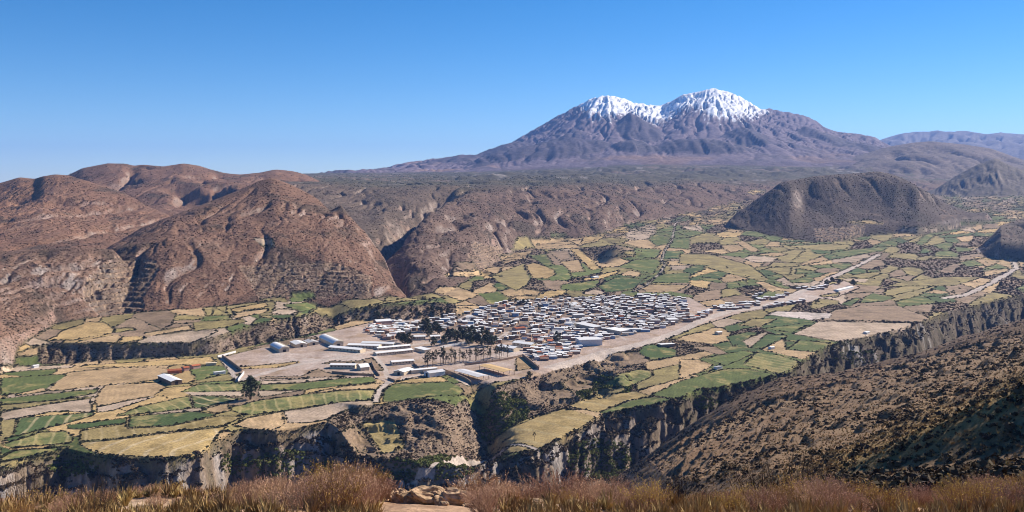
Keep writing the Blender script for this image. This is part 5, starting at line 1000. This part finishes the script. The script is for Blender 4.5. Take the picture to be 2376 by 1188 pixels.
# fine grass
m = blade_tuft(9, 30); 
GT = MB()
for v in m.f: pass
for i, f in enumerate(m.f): pass
GT.v = [(x * .9, y * .9, z) for x, y, z in m.v]; GT.f = m.f; GTM = GT.mesh('grass_tuft', M_STRAW)
mask = (LID == 1) & (Y < 19) & (Y > 8.5) & ~((PX > 880) & (PX < 1110) & (Y < 13.3)) & ~((PX > 1200) & (PX < 1400) & (Y < 12.6) & (Y > 11.3))
i, j = np.nonzero(mask & (PX > -150) & (PX < 2530)); r_ = np.random.default_rng(33); ww = np.clip(.35 + fbm(X[i, j] / .8, Y[i, j] / .8, 2, 300), .02, 1) * np.gradient(DG)[j]
c = r_.choice(len(i), 7000, replace=False, p=ww / ww.sum()); i, j = i[c], j[c]
dx = r_.uniform(-.02, .02, len(i)); P = np.stack([X[i, j] + dx, Y[i, j], Z[i, j] - .01], 1)
scatter('dry_grass', P, np.clip(r_.lognormal(-2.15, .4, len(i)), .05, .24), GTM, 'dry straw grass between the shrubs on the brow', 'grass', 33)
def rock_mesh(seed, sx, sy, sz):
    import bmesh
    bm = bmesh.new(); bmesh.ops.create_icosphere(bm, subdivisions=5, radius=1.0); off = np.random.default_rng(seed).uniform(0, 50, 3)
    P = np.array([v.co[:] for v in bm.verts]); q = np.sign(P) * np.abs(P) ** .7; a, b = P[:, 0] + off[0] + .8 * P[:, 2], P[:, 1] + off[1] - .7 * P[:, 2]
    k = 1 + .5 * fbm(a * 1.3, b * 1.3, 3, 310) - .30 * (1 - ridged(a * 1.1, b * 1.6, 3, 315)) ** 3 + .10 * fbm(a * 7, b * 7, 3, 318, .65)
    for v, p in zip(bm.verts, q * k[:, None] * np.array([sx, sy, sz])): v.co = mathutils.Vector(p)
    me = bpy.data.meshes.new('rock'); bm.to_mesh(me); bm.free(); me.materials.append(M_ROCK); return me
for k, (px, D, sx, sy, sz, lb) in enumerate([(985,12.9,.30,.18,.17,'large pale rock with a dark hollow below it in the middle foreground'),(1052,12.8,.27,.16,.16,'rounded tan rock right of the hollowed one'),(930,13.0,.17,.12,.12,'tan rock left of the hollowed one'),(1245,12.1,.10,.06,.05,'slanting pale stone under the broad pinkish shrub'),
                                             (1085,12.0,.07,.06,.04,'small flat stone before the rounded tan rock'),(1030,11.8,.06,.05,.035,'small stone on the bare patch in the foreground'),(1330,11.9,.09,.06,.05,'pale stone in the straw right of the slanting one'),(1400,12.0,.07,.06,.06,'upright pale stone at the right of the bare strip'),
                                             (1480,12.6,.06,.05,.06,'little stone below the rusty shrub'),(1735,13.6,.035,.03,.06,'thin upright stone at the foot of the near slope'),(1915,12.8,.07,.05,.05,'pale stone in the golden scrub at right'),(500,12.0,.09,.07,.05,'tan stone in the left foreground thicket'),
                                             (640,11.9,.06,.05,.05,'round tan stone in the left middle thicket'),(735,11.8,.04,.035,.05,'upright small stone in the left middle thicket'),(2230,12.5,.06,.05,.04,'pale stone at the right foreground edge'),(470,11.7,.1,.07,.05,'flat rock at the bottom edge left of centre')]):
    x, y, z = near_ground(px, D); o = put('rock', rock_mesh(k, sx, sy, sz), label=lb, cat='rock', group='stones on the near brow'); o.location = (x, y, z + sz * .25); o.rotation_euler = (0, 0, rs.uniform(-.4, .4))
# ---------------------------------------------------------------- the air
xs, ys = VCO[:, 0], VCO[:, 1]; m = MB()
m.box(float(xs.min()) - 200, float(xs.max()) + 200, -400, 26500, float(VCO[:, 2].min()) - 1, float(VCO[:, 2].max()) + 30)
hm = bpy.data.materials.new('haze_air'); hm.use_nodes = True; t = hm.node_tree; t.nodes.clear(); out = t.nodes.new('ShaderNodeOutputMaterial'); pv = t.nodes.new('ShaderNodeVolumePrincipled')
pv.inputs['Density'].default_value = HAZE; pv.inputs['Color'].default_value = (.24, .44, 1., 1); pv.inputs['Anisotropy'].default_value = .1; t.links.new(pv.outputs[0], out.inputs['Volume'])
put('haze', m.mesh('haze', hm), label='thin bluish air filling the whole valley', cat='haze', kind='stuff')
